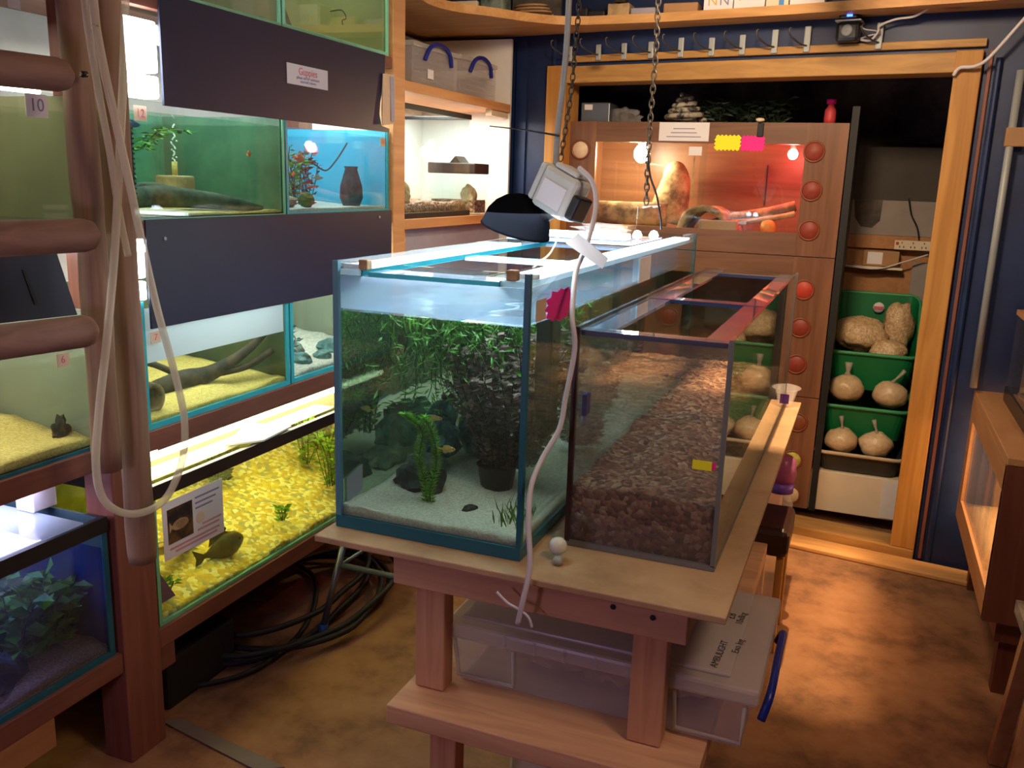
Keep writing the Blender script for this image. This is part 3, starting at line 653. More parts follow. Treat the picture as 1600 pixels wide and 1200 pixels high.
# --- upper row
tank('aquarium', 'upper-row aquarium with a dark log, sponge filter and green algae back', XB, XF, 1.716, 2.338, 1.42, 1.71, 'green_seam', end='end_green', back='back_green', sw=.006)
tank('aquarium', 'upper-row aquarium with a light blue back and small orange fish', XB, XF, 2.346, 2.978, 1.42, 1.71, 'teal_seam', end='back_blue', back='back_blue', sw=.010)  # blue of the end panel stands in for the reflected blue back
bed('sand_bed', 'thin tan sand in the algae-backed aquarium', 'sand', XB+.01, XF-.009, 1.726, 2.328, 1.429, .006, 'yellow_sand', .01, .004)
bed('sand_bed', 'pale sand in the blue-backed aquarium', 'sand', XB+.01, XF-.009, 2.356, 2.968, 1.429, .008, 'white_sand', .01, .004)
water('teal water in the algae-backed aquarium', XB+.0095, XF-.0085, 1.7245, 2.3295, 1.433, 1.685, 'water_teal')
water('blue water in the blue-backed aquarium', XB+.0095, XF-.0085, 2.3545, 2.9695, 1.433, 1.685, 'water_blue')
T = thing('driftwood', 'long low dark log lying across the algae-backed aquarium', 'driftwood', (-1.8, 2.0, 1.44))
MB().ring_sweep(smooth([(-1.78, 1.74, 1.46), (-1.80, 1.88, 1.475), (-1.78, 2.02, 1.47), (-1.74, 2.16, 1.455), (-1.72, 2.27, 1.442)], 5), [.022, .024, .026, .027, .028, .029, .03, .03, .029, .028, .027, .026, .025, .024, .022, .02, .018, .015, .012, .009, .006], 9).build('trunk', 'drift_grey', T, True)
MB().ring_sweep(smooth([(-1.84, 1.80, 1.48), (-1.87, 1.98, 1.50), (-1.82, 2.12, 1.47)], 6), .012, 7).build('branch', 'drift_grey', T, True)
T = thing('sponge_filter', 'yellow-brown sponge filter block with an air tube in the algae-backed aquarium', 'filter', (-1.92, 2.14, 1.45))
MB().box(-1.97, -1.89, 2.10, 2.18, 1.47, 1.53, .006).build('sponge_block', 'tan_clay', T)
MB().cyl((-1.93, 2.14, 1.53), (-1.93, 2.14, 1.57), .008).build('riser', 'yellow_sand', T, True)
b = MB()
for k in range(26): b.blob((-1.93+random.uniform(-.006, .006), 2.14+random.uniform(-.008, .008), 1.57+k*.0042), .003, .003, .003, k, 0, sub=1)
o = b.build('bubble_column', 'white', T, True); o['kind'] = 'stuff'
T = thing('heater_guard', 'dark slotted strip standing in the left corner of the algae-backed aquarium', 'heater guard', (-1.74, 1.745, 1.45))
MB().box(-1.73, -1.71, 1.737, 1.757, 1.45, 1.66, .003).build('strip', 'fish_dark', T)
for k in range(16): MB().box(-1.709, -1.706, 1.738, 1.756, 1.46+k*.012, 1.465+k*.012).build('slot', 'black', T)
stems('water_plant', 'floating green weed under the surface of the algae-backed aquarium', -1.95, 1.98, 1.60, 12, .06, .20, .03, .010, 'leaf_green', 26, lean=(0, 0), up=-.1)
fish('small dark fish near the surface of the algae-backed aquarium', (-1.75, 1.80, 1.655), .045, .016, 1.4, 'fish_dark')
fish('small silvery fish above the dark log', (-1.75, 1.775, 1.525), .045, .018, 1.3, 'fish_white')
fish('orange and silver fish high in the blue-backed aquarium', (-1.76, 2.53, 1.595), .045, .020, 1.5, 'fish_orange')
fish('white fish in the middle of the blue-backed aquarium', (-1.74, 2.60, 1.535), .055, .014, 1.5, 'fish_white')
fish('tiny orange fish low in the blue-backed aquarium', (-1.78, 2.52, 1.545), .025, .012, 1.9, 'fish_orange')
fish('orange fish by the divider of the algae-backed aquarium', (-1.76, 2.27, 1.60), .03, .014, 1.9, 'fish_orange')
rock('rock', 'flat tan rock at the left of the blue-backed aquarium', (-1.78, 2.45, 1.455), (.04, .05, .028), 'rock_tan', 31)
rock('rock', 'stacked brown rock behind the moss ball', (-1.84, 2.50, 1.465), (.04, .045, .035), 'rock_tan', 33)
tag(MB().blob((-1.75, 2.545, 1.462), .026, .026, .026, 4, .15, 6).build('moss_ball', 'algae'), 'green moss ball on the pale sand', 'moss ball')
T = thing('clay_vase', 'dark reddish clay vase standing at the right of the blue-backed aquarium', 'vase', (-1.76, 2.84, 1.437))
MB().lathe([(.03, 0), (.042, .03), (.040, .07), (.028, .11), (.022, .13), (.026, .14), (.018, .135), (.02, .1)], (-1.76, 2.84, 1.437), 18).build('vase_body', 'rock_black', T, True)
stems('water_plant', 'reddish stem plant in the blue-backed aquarium', -1.86, 2.72, 1.44, 8, .19, .05, .03, .012, 'leaf_red', 16)
stems('water_plant', 'brown-green stem plant beside the reddish one', -1.84, 2.62, 1.44, 8, .20, .05, .03, .012, 'leaf_green', 16)
tag(MB().ring_sweep(smooth([(-1.86, 2.76, 1.58), (-1.84, 2.80, 1.56), (-1.82, 2.84, 1.60), (-1.80, 2.88, 1.66)], 6), .003, 5).build('twig', 'drift'), 'thin bent twig high in the blue-backed aquarium', 'twig')

# --- top row
tank('aquarium', 'topmost aquarium with a pale green left end', XB, XF, 1.716, 2.338, 1.967, 2.35, 'mint_seam', end='back_sand', back='back_green', sw=.012)
tank('aquarium', 'topmost aquarium with olive-yellow water and thin brown stems', XB, XF, 2.346, 2.978, 1.967, 2.35, 'mint_seam', end='back_olive2', back='back_sand', sw=.014)
water('pale green water in the topmost left aquarium', XB+.0095, XF-.0085, 1.7245, 2.3295, 1.977, 2.3, 'water_clear')
water('olive water in the topmost right aquarium', XB+.0095, XF-.0085, 2.3545, 2.9695, 1.977, 2.3, 'water_green')
bed('sand_bed', 'thin sand line in the topmost right aquarium', 'sand', XB+.01, XF-.009, 2.356, 2.968, 1.976, .004, 'yellow_sand', .004, .002)
tag(MB().ring_sweep(smooth([(-1.8, 2.48, 2.12), (-1.79, 2.50, 2.05), (-1.78, 2.52, 2.0)], 6), [.003]*6+[.006]*7, 6).build('root_stick', 'drift'), 'brown root hanging in the olive topmost aquarium', 'root')
tag(MB().ring_sweep(smooth([(-1.8, 2.78, 2.09), (-1.78, 2.82, 2.10), (-1.78, 2.85, 2.08), (-1.79, 2.84, 2.07), (-1.8, 2.86, 2.06)], 6), .002, 5).build('twig', 'drift'), 'curled twig in the olive topmost aquarium', 'twig')

# --- hood panels
XP = -1.668
T = thing('cover_board', 'blue-black panel between the driftwood tank and the algae-backed tank', 'panel', (XP, 2.35, 1.15))
MB().box(XP-.006, XP, 1.738, 2.972, 1.150, 1.4235, .001).build('sheet', 'navy_panel', T)
MB().lathe([(.005, 0), (.005, .003), (0, .004)], (XP, 1.80, 1.375), 10, 'x').build('screw', 'steel', T)
MB().lathe([(.005, 0), (.005, .003), (0, .004)], (XP, 2.88, 1.40), 10, 'x').build('screw', 'steel', T)
T = thing('cover_board', 'blue-black panel with a small price card, second hood from the top', 'panel', (XP, 2.35, 1.70))
edge = [(2.70, 1.702), (2.955, 1.702), (2.955, 1.715), (2.90, 1.722), (2.885, 1.76), (2.89, 1.80), (2.905, 1.84), (2.92, 1.87), (2.925, 1.965)]
MB().slab([(XP-.006, 1.825, 1.967), (XP-.006, 1.825, 1.702)]+[(XP-.006, y, z) for y, z in edge], (.006, 0, 0)).build('sheet', 'navy_panel', T)
q = [P(448, 97, x=XP+.001), P(512, 115, x=XP+.001), P(513, 147, x=XP+.001), P(450, 130, x=XP+.001)]
T = thing('price_card', 'small white card with a red heading on the second hood panel', 'card', q[3])
y0, y1, z0, z1 = q[0].y, q[1].y, q[3].z, q[0].z
T = MB().box(XP+.0003, XP+.0012, y0, y1, z0, z1).build('card', 'paper', T)
ym = (y0+y1)/2
text('Guppies', .030, frame_mtx((XP+.0016, ym, z0+(z1-z0)*.68), *ON_LEFT), 'heading', 'inkred', T, .0003)
text('please ask for assistance', .0125, frame_mtx((XP+.0016, ym, z0+(z1-z0)*.38), *ON_LEFT), 'print', 'inkblue', T, .0003)
text('assorted colours', .0125, frame_mtx((XP+.0016, ym, z0+(z1-z0)*.20), *ON_LEFT), 'print', 'inkblue', T, .0003)
T = thing('hanging_card', 'curled beige card with a lilac strip hanging on the rack post', 'card', (XP, 2.93, 1.73))
MB().slab([(XP+.004, 2.90, 1.90), (XP+.004, 2.985, 1.905), (XP+.004, 2.985, 1.735), (XP+.012, 2.88, 1.722), (XP+.006, 2.885, 1.77)], (.002, 0, 0)).build('card', 'pinkpaper', T)
MB().slab([(XP+.008, 2.945, 1.895), (XP+.008, 2.975, 1.897), (XP+.012, 2.972, 1.742), (XP+.012, 2.947, 1.742)], (.001, 0, 0)).build('lilac_strip', 'lilac', T)
# number tags
for (px, py, s_, lab) in ((219, 177, .026, 'small pink number tag on the algae-backed aquarium'), (598, 222, .022, 'small orange number tag on the blue-backed aquarium'), (243, 527, .022, 'small pink number tag on the driftwood aquarium'), (57, 165, .034, 'white number tag on the upper-left tank'), (98, 562, .022, 'pinkish number tag on the middle-left tank')):
    p = P(px, py, x=XF+.0015)
    T = thing('number_tag', lab, 'tag', p)
    T = MB().box(p.x, p.x+.001, p.y-s_*.8, p.y+s_*.8, p.z-s_*.7, p.z+s_*.7).build('tag_sheet', 'paper' if s_ > .03 else 'pinkpaper', T)
    text({219: '12', 598: '13', 243: '7', 57: '10', 98: '6'}[px], s_*1.1, frame_mtx((p.x+.0015, p.y, p.z), *ON_LEFT), 'print', 'inkred' if s_ < .03 else 'inkblue', T, .0003)
# lamps in the hoods that show past the panels
for y, z, L_, lab in ((1.705, 1.30, 1.2, 'white hood lamp whose end glows beside the lower hood panel'), (1.72, 1.83, 1.2, 'white hood lamp glowing beside the panel with the price card')):
    T = thing('hood_lamp', lab, 'lamp', (-1.78, y, z))
    MB().cyl((-1.78, y+.02, z+.045), (-1.78, y+L_, z+.045), .013, n=12).build('lamp_tube', 'tube_white', T, True)
    MB().box(-1.80, -1.70, y+.015, y+L_, z+.06, z+.066).build('reflector', 'white_refl', T)
T = thing('end_glare_box', 'glowing box added for the lamp-end glare in the gap left of the middle cover board', 'lamp', (-1.69, 1.72, 1.30))  # lamp glare in the gap, built as two glowing blocks
MB().box(-1.70, -1.672, 1.702, 1.736, 1.28, 1.385, .006).build('cover', 'tube_white', T)
MB().box(-1.70, -1.674, 1.702, 1.736, 1.225, 1.272, .004).build('socket', 'tube_bluish', T)
T = thing('glare_box', 'glowing white box added for the lamp glare above the left end of the upper row', 'lamp', (-1.80, 1.76, 1.80))  # glowing boxes added to stand in for white lamp glare
MB().box(-1.71, -1.662, 1.702, 1.806, 1.775, 1.895, .006).build('cover', 'tube_white', T)
MB().box(-1.71, -1.662, 1.702, 1.806, 1.715, 1.768, .006).build('lower_glare', 'tube_bluish', T)

# --- bay nearest the camera on the left
tank('aquarium', 'bottom-left aquarium with purple light, green plants and black top trim', XB, XF, .35, 1.562, .325, .70, 'dark_teal', end='back_navy', back='back_navy', trim=.036, sw=.016)
bed('sand_bed', 'brown sand on the floor of the purple-lit bottom-left aquarium', 'sand', XB+.01, XF-.009, .36, 1.552, .334, .02, 'brown_sand', .04, .015)
water('water tinted with the blue-purple lamp light in the bottom-left aquarium', XB+.0095, XF-.0085, .3585, 1.5535, .345, .62, 'water_purple')
tank('aquarium', 'middle-left aquarium with yellow sand behind the log ladder', XB, XF, .35, 1.562, .883, 1.22, 'dark_teal', end='back_grey', back='back_sand', sw=.008)
bed('sand_bed', 'yellow sand in the middle-left aquarium', 'sand', XB+.01, XF-.009, .36, 1.552, .892, .015, 'yellow_sand', .035, .012)
water('grey-green water in the middle-left aquarium', XB+.0095, XF-.0085, .3585, 1.5535, .897, 1.12, 'water_clear')
tank('aquarium', 'upper-left aquarium with bare olive-grey water behind the ladder', XB, XF, .35, 1.562, 1.42, 1.70, 'dark_teal', end='back_olive2', back='back_sand', sw=.006)
st_ = thing('divider_pane', 'dark green upright glass divider in the upper-left aquarium', 'divider', (-1.9, 1.27, 1.43))
MB().box(-2.13, -1.70, 1.27, 1.276, 1.43, 1.66).build('pane', 'glass', st_)
MB().box(-1.706, -1.696, 1.266, 1.280, 1.43, 1.66).build('pane_edge', 'dark_teal', st_)
water('olive-grey water in the upper-left aquarium', XB+.0095, XF-.0085, .3585, 1.5535, 1.43, 1.665, 'water_clear')
for i, (px, py, h, lab) in enumerate(((35, 1010, .20, 'large green leafy plant in the purple-lit aquarium'), (85, 990, .16, 'lighter green plant beside the large one in the purple-lit aquarium'))):
    p = P(px, py, x=-1.80)
    stems('water_plant', lab, -1.82, p.y, .38, 12, h, .10, .055, .035, 'leaf_green', 18)
rock('rock', 'dark rock at the foot of the plants in the purple-lit aquarium', (-1.80, 1.28, .37), (.08, .10, .06), 'rock_black', 41)
p = P(95, 680, x=-1.76)
rock('driftwood', 'tiny dark wood piece on the yellow sand of the middle-left aquarium', (-1.76, p.y, .93), (.012, .022, .028), 'drift', 42, .8, None, cat='driftwood')
tag(MB().box(-1.80, -1.76, 1.24, 1.34, .925, .945, .004).build('stone_slab', 'rock_tan'), 'pale flat stone on the yellow sand of the middle-left aquarium', 'stone')
T = thing('cover_board', 'purple-blue panel with a slot on the left behind the ladder rungs', 'panel', (XP, 1.3, 1.15))
q = [P(-60, 398, x=XP), P(88, 393, x=XP), P(121, 492, x=XP), P(-60, 512, x=XP)]
MB().slab(q, (-.006, 0, 0)).build('sheet', 'navy_panel', T)
q = [P(34, 421, x=XP+.0005), P(39, 421, x=XP+.0005), P(60, 476, x=XP+.0005), P(54, 476, x=XP+.0005)]
MB().slab(q, (.001, 0, 0)).build('slot', 'black', T)
T = thing('hood_lamp', 'white hood lamp behind the purple-blue panel on the left', 'lamp', (-1.78, 1.0, 1.34))
MB().cyl((-1.78, .5, 1.36), (-1.78, 1.55, 1.36), .013, n=12).build('lamp_tube', 'tube_white', T, True)
MB().box(-1.80, -1.70, .5, 1.55, 1.371, 1.3745).build('reflector', 'white_refl', T)
T = thing('strip_lamp', 'black-backed strip lamp over the upper-left aquarium', 'lamp', (-1.72, 1.2, 1.70))
MB().box(-1.74, -1.69, .4, 1.52, 1.71, 1.75, .003).build('housing', 'black', T)
MB().cyl((-1.715, .45, 1.704), (-1.715, 1.50, 1.704), .006, n=8).build('lamp_tube', 'tube_warm', T, True)
tag(MB().box(-2.14, -1.69, .4, 1.5, .703, .708).build('cover_glass', 'glass_frost'), 'lilac lit cover glass over the purple-lit aquarium', 'cover glass')
for k, (y, m_, lab) in enumerate(((1.20, 'card_red', 'thin red block added for a reflected stripe above the purple-lit aquarium'), (1.26, 'card_orange', 'orange block added for a reflected stripe between the red one and the tan one'), (1.33, 'cardboard', 'tan block added for a reflected stripe above the purple-lit aquarium'), (1.44, 'black', 'black block added among the reflected stripes next to the white carton above the purple-lit aquarium'))):  # coloured blocks added to stand in for reflected stripes
    tag(MB().box(-2.08, -2.0, y, y+.05, .709, .81, .002).build('packet', m_), lab, 'packet', 'reflection blocks above the purple-lit tank')
tag(MB().box(-1.90, -1.84, 1.49, 1.56, .709, .815, .003).build('carton', 'paper'), 'small white carton beside the post above the purple-lit aquarium', 'carton')
tag(MB().box(-2.16, -1.69, .3, 1.56, 1.98, 2.4).build('storage_crate', 'red_wood'), 'red-brown wooden crate at the very top of the left bay', 'crate')
tag(MB().box(-1.686, -1.684, 1.415, 1.445, 1.86, 1.97).build('paper_note', 'paper'), 'white paper note high behind the log ladder', 'note')

# --- corner bay with shelves
T = thing('corner_shelves', 'orange pine shelf bay in the corner behind the tank rack', 'shelves', (-1.9, 3.6, 1.35))
MB().box(-2.18, -1.68, 3.078, 4.16, 1.862, 1.90, .003).build('shelf_board', 'shelf_pine', T)
MB().box(-2.18, -1.68, 3.078, 4.16, 1.345, 1.385, .003).build('shelf_board', 'shelf_pine', T)
MB().box(-2.18, -1.685, 4.162, 4.18, .3, 2.2).build('end_panel', 'white', T)
MB().box(-2.18, -2.16, 3.08, 4.16, .3, 2.2).build('back_panel', 'white', T)
MB().box(-1.78, -1.70, 3.078, 3.14, .6, 1.344).build('upright', 'shelf_pine', T)
MB().box(-1.72, -1.69, 3.95, 4.15, 1.835, 1.861).build('bracket', 'cream', T)
MB().box(-2.15, -1.72, 3.15, 4.15, .5, 1.344).build('lower_panel', 'lilac', T)
def storage_box(lab, x0, x1, y0, y1, z0, z1, grp=None):
    T = thing('storage_box', lab, 'storage box', ((x0+x1)/2, (y0+y1)/2, z0), grp)
    w = .003; b = MB()
    b.box(x0, x1, y0, y1, z0, z0+w); b.box(x1-w, x1, y0, y1, z0, z1); b.box(x0, x0+w, y0, y1, z0, z1); b.box(x0, x1, y0, y0+w, z0, z1); b.box(x0, x1, y1-w, y1, z0, z1)
    for k in range(5): z = z0+.02+k*(z1-z0-.04)/5; b.box(x1-w, x1+.003, y0+.02, y1-.02, z, z+.004)
    b.build('tray', 'tub', T)
    MB().box(x0-.006, x1+.008, y0-.006, y1+.006, z1-.012, z1+.008, .004).build('lid', 'lidplastic', T)
    ym = (y0+y1)/2; hw = (y1-y0)*.30
    MB().ring_sweep(smooth([(x1+.012, ym-hw, z1-.055), (x1+.018, ym-hw*.75, z1-.01), (x1+.018, ym-hw*.3, z1+.012), (x1+.018, ym+hw*.3, z1+.012), (x1+.018, ym+hw*.75, z1-.01), (x1+.012, ym+hw, z1-.055)], 5), .009, 8).build('handle', 'bluehandle', T, True)
    return T
T = storage_box('clear storage box with a blue clip handle, the one beside the rack post', -2.1, -1.705, 3.20, 3.60, 1.901, 2.05, 'storage boxes on the corner shelf')
MB().box(-1.7008, -1.700, 3.32, 3.37, 1.93, 1.965).build('sticker', 'paper', T)
storage_box('clear storage box with a blue clip handle, the one nearer the blue wall', -2.1, -1.705, 3.63, 4.02, 1.901, 2.055, 'storage boxes on the corner shelf')
for k, (y, lab) in enumerate(((3.28, 'dark item inside the left storage box'), )):
    pass
# terrarium on the lower corner shelf
T = thing('glass_terrarium', 'tall lit glass terrarium with a dark soil floor on the corner shelf', 'terrarium', (-1.9, 3.45, 1.386))
g = .006; x0, x1, y0, y1, z0, z1 = -2.1, -1.70, 3.12, 3.74, 1.386, 1.80
MB().box(x1-g, x1, y0, y1, z0, z1).build('front_pane', 'glass_blue', T)
MB().box(x0, x1-g, y0, y0+g, z0, z1).build('side_pane', 'glass_blue', T)
MB().box(x0, x1-g, y1-g, y1, z0, z1).build('side_pane', 'glass_blue', T)
MB().box(x1-.012, x1+.004, y0-.002, y1+.002, z1, z1+.022, .002).build('top_trim', 'black', T)
MB().box(x0, x1, y1-.01, y1+.002, z1, z1+.014, .002).build('top_trim', 'black', T)
MB().box(x1-.012, x1+.004, y0-.002, y1+.002, z0, z0+.022, .002).build('base_trim', 'black', T)
bed('soil_bed', 'dark brown soil in the tall glass terrarium', 'soil', x0+.01, x1-.014, y0+.008, y1-.008, z0+.001, .055, 'brown_gravel', 0, .012)
stems('fern_plant', 'pale flowering sprigs in the left of the glass terrarium', -1.86, 3.24, 1.45, 10, .17, .09, .022, .012, 'leaf_bright', 10)
rock('rock', 'pale rock in the left of the glass terrarium', (-1.80, 3.26, 1.47), (.05, .06, .06), 'rock_tan', 61)
T = thing('terrarium_lamp', 'small bright lamp clipped at the top of the glass terrarium', 'lamp', (-1.75, 3.26, 1.74))
MB().lathe([(.0, -.02), (.014, -.01), (.018, .005), (.012, .02), (.008, .03)], (-1.78, 3.24, 1.775), 14).build('bulb', 'tube_white', T, True)
MB().lathe([(.012, .028), (.012, .05)], (-1.78, 3.24, 1.775), 12).build('lamp_holder', 'steel', T, True)
# small plastic keeper
a_ = P(672, 262, y=3.80); b_ = P(748, 262, y=3.80)
T = thing('critter_keeper', 'small clear plastic pet keeper with a brown lid and handle peak', 'pet keeper', ((a_.x+b_.x)/2, 3.86, 1.386))
kx0, kx1, kz = a_.x, min(b_.x, -1.70), P(700, 263, y=3.80).z
MB().box(kx0, kx1, 3.80, 3.94, 1.388, kz-.02, .004).build('tray', 'glass', T)
MB().box(kx0-.008, kx1+.005, 3.79, 3.95, kz-.022, kz+.026, .005).build('lid', 'darkbrown', T)
MB().slab([(kx0+.10, 3.80, kz+.026), (kx0+.155, 3.80, kz+.026), (kx0+.128, 3.80, kz+.056)], (0, .10, 0)).build('handle', 'black', T)
MB().box(kx0+.004, kx1-.004, 3.81, 3.93, 1.392, 1.45).build('soil', 'brown_gravel', T)
rock('rock', 'tan pointed rock inside the small pet keeper', (kx1-.06, 3.865, 1.462), (.035, .035, .055), 'tan_clay', 62)
T = thing('food_tub', 'round clear plastic tub on the corner shelf beside the pet keeper', 'tub', (-1.72, 4.05, 1.386))
MB().lathe([(.05, 0), (.062, .05), (.064, .052), (.0, .054)], (-1.75, 4.05, 1.386), 20).build('tub_body', 'tub', T, True)

# ------------------------------------------------------------------ LOG LADDER AND HOSE (left foreground)
T = thing('log_ladder', 'rustic log ladder with round rungs standing upright in front of the left tanks', 'ladder', (-1.5, 1.4, .68))
a_ = P(113, 0, x=-1.50)
MB().ring_sweep(smooth([(-1.50, a_.y, .90), (-1.497, a_.y+.001, 1.3), (-1.502, a_.y, 1.7), (-1.5, a_.y, 2.61)], 5), [.030+.0016*math.sin(i*1.7) for i in range(16)], 16).build('upright', 'log', T, True)
MB().ring_sweep(smooth([(-1.51, 1.50, .66), (-1.508, 1.497, .73), (-1.512, 1.50, 1.5), (-1.51, 1.50, 2.61)], 5), [.006, .02, .028, .031]+[.033+.0014*math.sin(i*2.1) for i in range(12)], 16).build('upright', 'log', T, True)
for (px, py, rr) in ((112, 119, .031), (152, 367, .033), (150, 515, .033)):
    e_ = P(px, py, x=-1.435); d_ = Vector((-.20, -.98, -.002))
    pts = [e_, e_+d_*.012, e_+d_*.03, e_+d_*.25, e_+d_*.5, e_+d_*.75]
    MB().ring_sweep(pts, [rr*.35, rr*.85, rr, rr*1.02, rr*.98, rr], 16).build('rung', 'log_y', T, True)
MB().cyl(P(128, 116, x=-1.455), P(135, 116, x=-1.455), .006).build('bolt', 'black', T, True)
hx = -1.395
path = [(196, -30), (194, 80), (188, 220), (180, 380), (168, 520), (155, 640), (150, 730), (165, 785), (208, 803), (256, 782), (284, 722), (288, 655), (272, 580), (245, 480), (222, 380), (203, 290), (183, 200), (163, 110), (150, 40), (143, -30)]
hp = [P(a, b, x=hx+(.02 if i > 9 else 0)) for i, (a, b) in enumerate(path)]
def ext(a, b): d = a-b; return a+d*((CEIL-.002-a.z)/max(d.z, .05))
hp = [ext(hp[0], hp[1])]+hp+[ext(hp[-1], hp[-2])]
tag(MB().tube(hp, .0082, 10, 6).build('hose', 'tubing', None, True), 'milky translucent hose hanging in a long loop in front of the rack post', 'hose')
tag(MB().tube([ext(P(128, -30, x=-1.40), P(140, 60, x=-1.40))]+[P(a, b, x=-1.40) for a, b in ((128, -30), (140, 60), (157, 160), (172, 240), (186, 330), (200, 400))], .007, 10, 6).build('hose', 'tubing', None, True), 'second milky hose slanting down behind the hanging loop', 'hose')

# ------------------------------------------------------------------ CENTRE TABLE
TT = .75
T = thing('work_table', 'homemade timber table with a stained plywood top carrying the two centre tanks', 'table', (-.6, 2.5, 0))
MB().box(-1.095, -.172, 1.595, 3.49, TT-.016, TT, .003).build('table_top', 'ply', T)
MB().box(-.905, -.247, 1.62, 1.645, .66, TT-.017, .003).build('apron', 'table_wood_x', T)
MB().box(-.905, -.247, 3.40, 3.425, .66, TT-.017, .003).build('apron', 'table_wood_x', T)
for x in (-.905, -.272): MB().box(x, x+.025, 1.647, 3.398, .66, TT-.017, .003).build('side_rail', 'table_wood', T)
for y in (1.647, 3.34):
    for x in (-.862, -.36): MB().box(x, x+.072, y, y+.05, .402, .66 if x > -.5 else .66, .003).build('leg', 'table_wood', T)
MB().box(-.885, -.20, 1.552, 3.42, .355, .40, .003).build('lower_shelf', 'table_wood_x', T)
for y in (1.60, 3.33):
    for x in (-.80, -.30): MB().box(x, x+.065, y, y+.05, 0, .354, .003).build('lower_leg', 'table_wood', T)
for px, py in ((820, 905), (958, 948), (1020, 965)):
    q = P(px, py, y=1.6195); MB().lathe([(.006, 0), (.006, .002), (0, .003)], (q.x, q.y, q.z), 8, 'y').build('screw', 'dark', T)
# storage box under the table
T = thing('storage_box', 'large frosted storage box with handwriting on its lid under the table', 'storage box', (-.45, 1.88, .402))
bx0, bx1, by0, by1, bz0, bz1 = -.80, -.115, 1.700, 2.14, .402, .522
b = MB(); w = .004
b.slab([(bx0+.02, by0+.02, bz0), (bx1-.02, by0+.02, bz0), (bx1-.02, by1-.02, bz0), (bx0+.02, by1-.02, bz0)], (0, 0, w))
for pts, off in (([(bx0+.02, by0+.02, bz0), (bx1-.02, by0+.02, bz0), (bx1, by0, bz1), (bx0, by0, bz1)], (0, w, 0)), ([(bx0+.02, by1-.02, bz0), (bx1-.02, by1-.02, bz0), (bx1, by1, bz1), (bx0, by1, bz1)], (0, -w, 0)),
                 ([(bx0+.02, by0+.02, bz0), (bx0+.02, by1-.02, bz0), (bx0, by1, bz1), (bx0, by0, bz1)], (w, 0, 0)), ([(bx1-.02, by0+.02, bz0), (bx1-.02, by1-.02, bz0), (bx1, by1, bz1), (bx1, by0, bz1)], (-w, 0, 0))): b.slab(pts, off)
b.build('tray', 'tub', T)
for (xa, xb) in ((bx0+.015, bx0+.16), (bx1-.16, bx1-.015)):
    MB().ring_sweep([(xa, by0-.004, bz1-.01), (xa+.004, by0+.012, bz0+.015), (xb-.004, by0+.012, bz0+.015), (xb, by0-.004, bz1-.01)], .005, 6).build('corner_frame', 'lidplastic', T, True)
MB().box(bx0-.012, bx1+.012, by0-.012, by1+.012, bz1-.004, bz1+.033, .008).build('lid_rim', 'lidplastic', T)
lidp = MB().box(bx0+.02, bx1-.05, by0+.018, by1-.018, bz1+.034, bz1+.043, .004).build('lid_panel', 'lidplastic', T)
for k in range(6): MB().box(bx0+.14+k*.07, bx0+.146+k*.07, by0-.016, by0-.012, bz1, bz1+.030).build('lid_rib', 'tub', T)
MB().ring_sweep(smooth([(bx1+.018, 1.72, bz1-.045), (bx1+.030, 1.75, bz1+.005), (bx1+.030, 1.90, bz1+.01), (bx1+.030, 2.02, bz1+.005), (bx1+.018, 2.04, bz1-.03)], 5), .009, 8).build('side_clip', 'bluehandle', T, True)
zl = bz1+.0436
for txt, c_, s_ in (('AMBULIGHT', (1124, 1022), .0165), ('£8', (1143, 963), .021), ('Exo lug', (1153, 1010), .0165), ('10x8cg', (1158, 967), .0165)):
    q0 = P(c_[0]-10, c_[1]+22, z=zl); q1 = P(c_[0]+10, c_[1]-22, z=zl); d_ = (q1-q0).normalized()
    text(txt, s_*1.35, frame_mtx((q0+q1)/2, d_, Vector((-d_.y, d_.x, 0))), 'marker_writing', 'ink', lidp, .0002)
for k, (x, y, r_, lab) in enumerate(((-.62, 1.90, (.09, .10, .035), 'pinkish tan lump inside the left of the frosted storage box'), (-.46, 1.90, (.08, .09, .038), 'tan bark piece inside the middle of the frosted storage box'), (-.30, 1.90, (.08, .09, .03), 'brown bark piece inside the right of the frosted storage box'))):
    rock('bark_piece', lab, (x, y, .435), r_, 'tan_clay', 70+k, .5, -.6, None, 'bark')
# cream piece at the bottom: underside cardboard below lower shelf
tag(MB().box(-.72, -.5, 1.9, 2.3, 0, .14, .01).build('carton', 'cream'), 'pale carton on the floor under the lower shelf of the table', 'carton')
# tube-steel folding stand behind table
T = thing('folding_stand', 'grey tube-steel stand with blue rubber feet behind the left side of the table', 'stand', (-1.35, 2.6, 0))
f = P(505, 985, z=.02); tp = P(537, 850, y=f.y+.06)
MB().cyl((f.x, f.y, .03), tp, .011).build('leg', 'metal', T, True)
MB().cyl((f.x, f.y, 0), (f.x+.002, f.y, .045), .016).build('rubber_foot', 'bluefoot', T, True)
k1 = P(532, 883, y=f.y+.05); k2 = Vector((-.70, f.y+.05, k1.z))
MB().cyl(k1, k2, .010).build('cross_rail', 'metal', T, True)
k3 = k1+Vector((.02, .55, .0)); MB().cyl(k1, k3, .006).build('side_rail', 'metal', T, True)
MB().cyl((-.68, f.y, .03), (-.70, f.y+.06, tp.z), .011).build('leg', 'metal', T, True)
MB().cyl((-.68, f.y, 0), (-.68, f.y, .045), .016).build('rubber_foot', 'bluefoot', T, True)
MB().cyl((f.x, f.y+.62, 0), tp+Vector((0, .56, 0)), .011).build('leg', 'metal', T, True)
MB().cyl(tp+Vector((0, 0, 0)), Vector((-.70, tp.y, tp.z)), .010).build('cross_rail', 'metal', T, True)
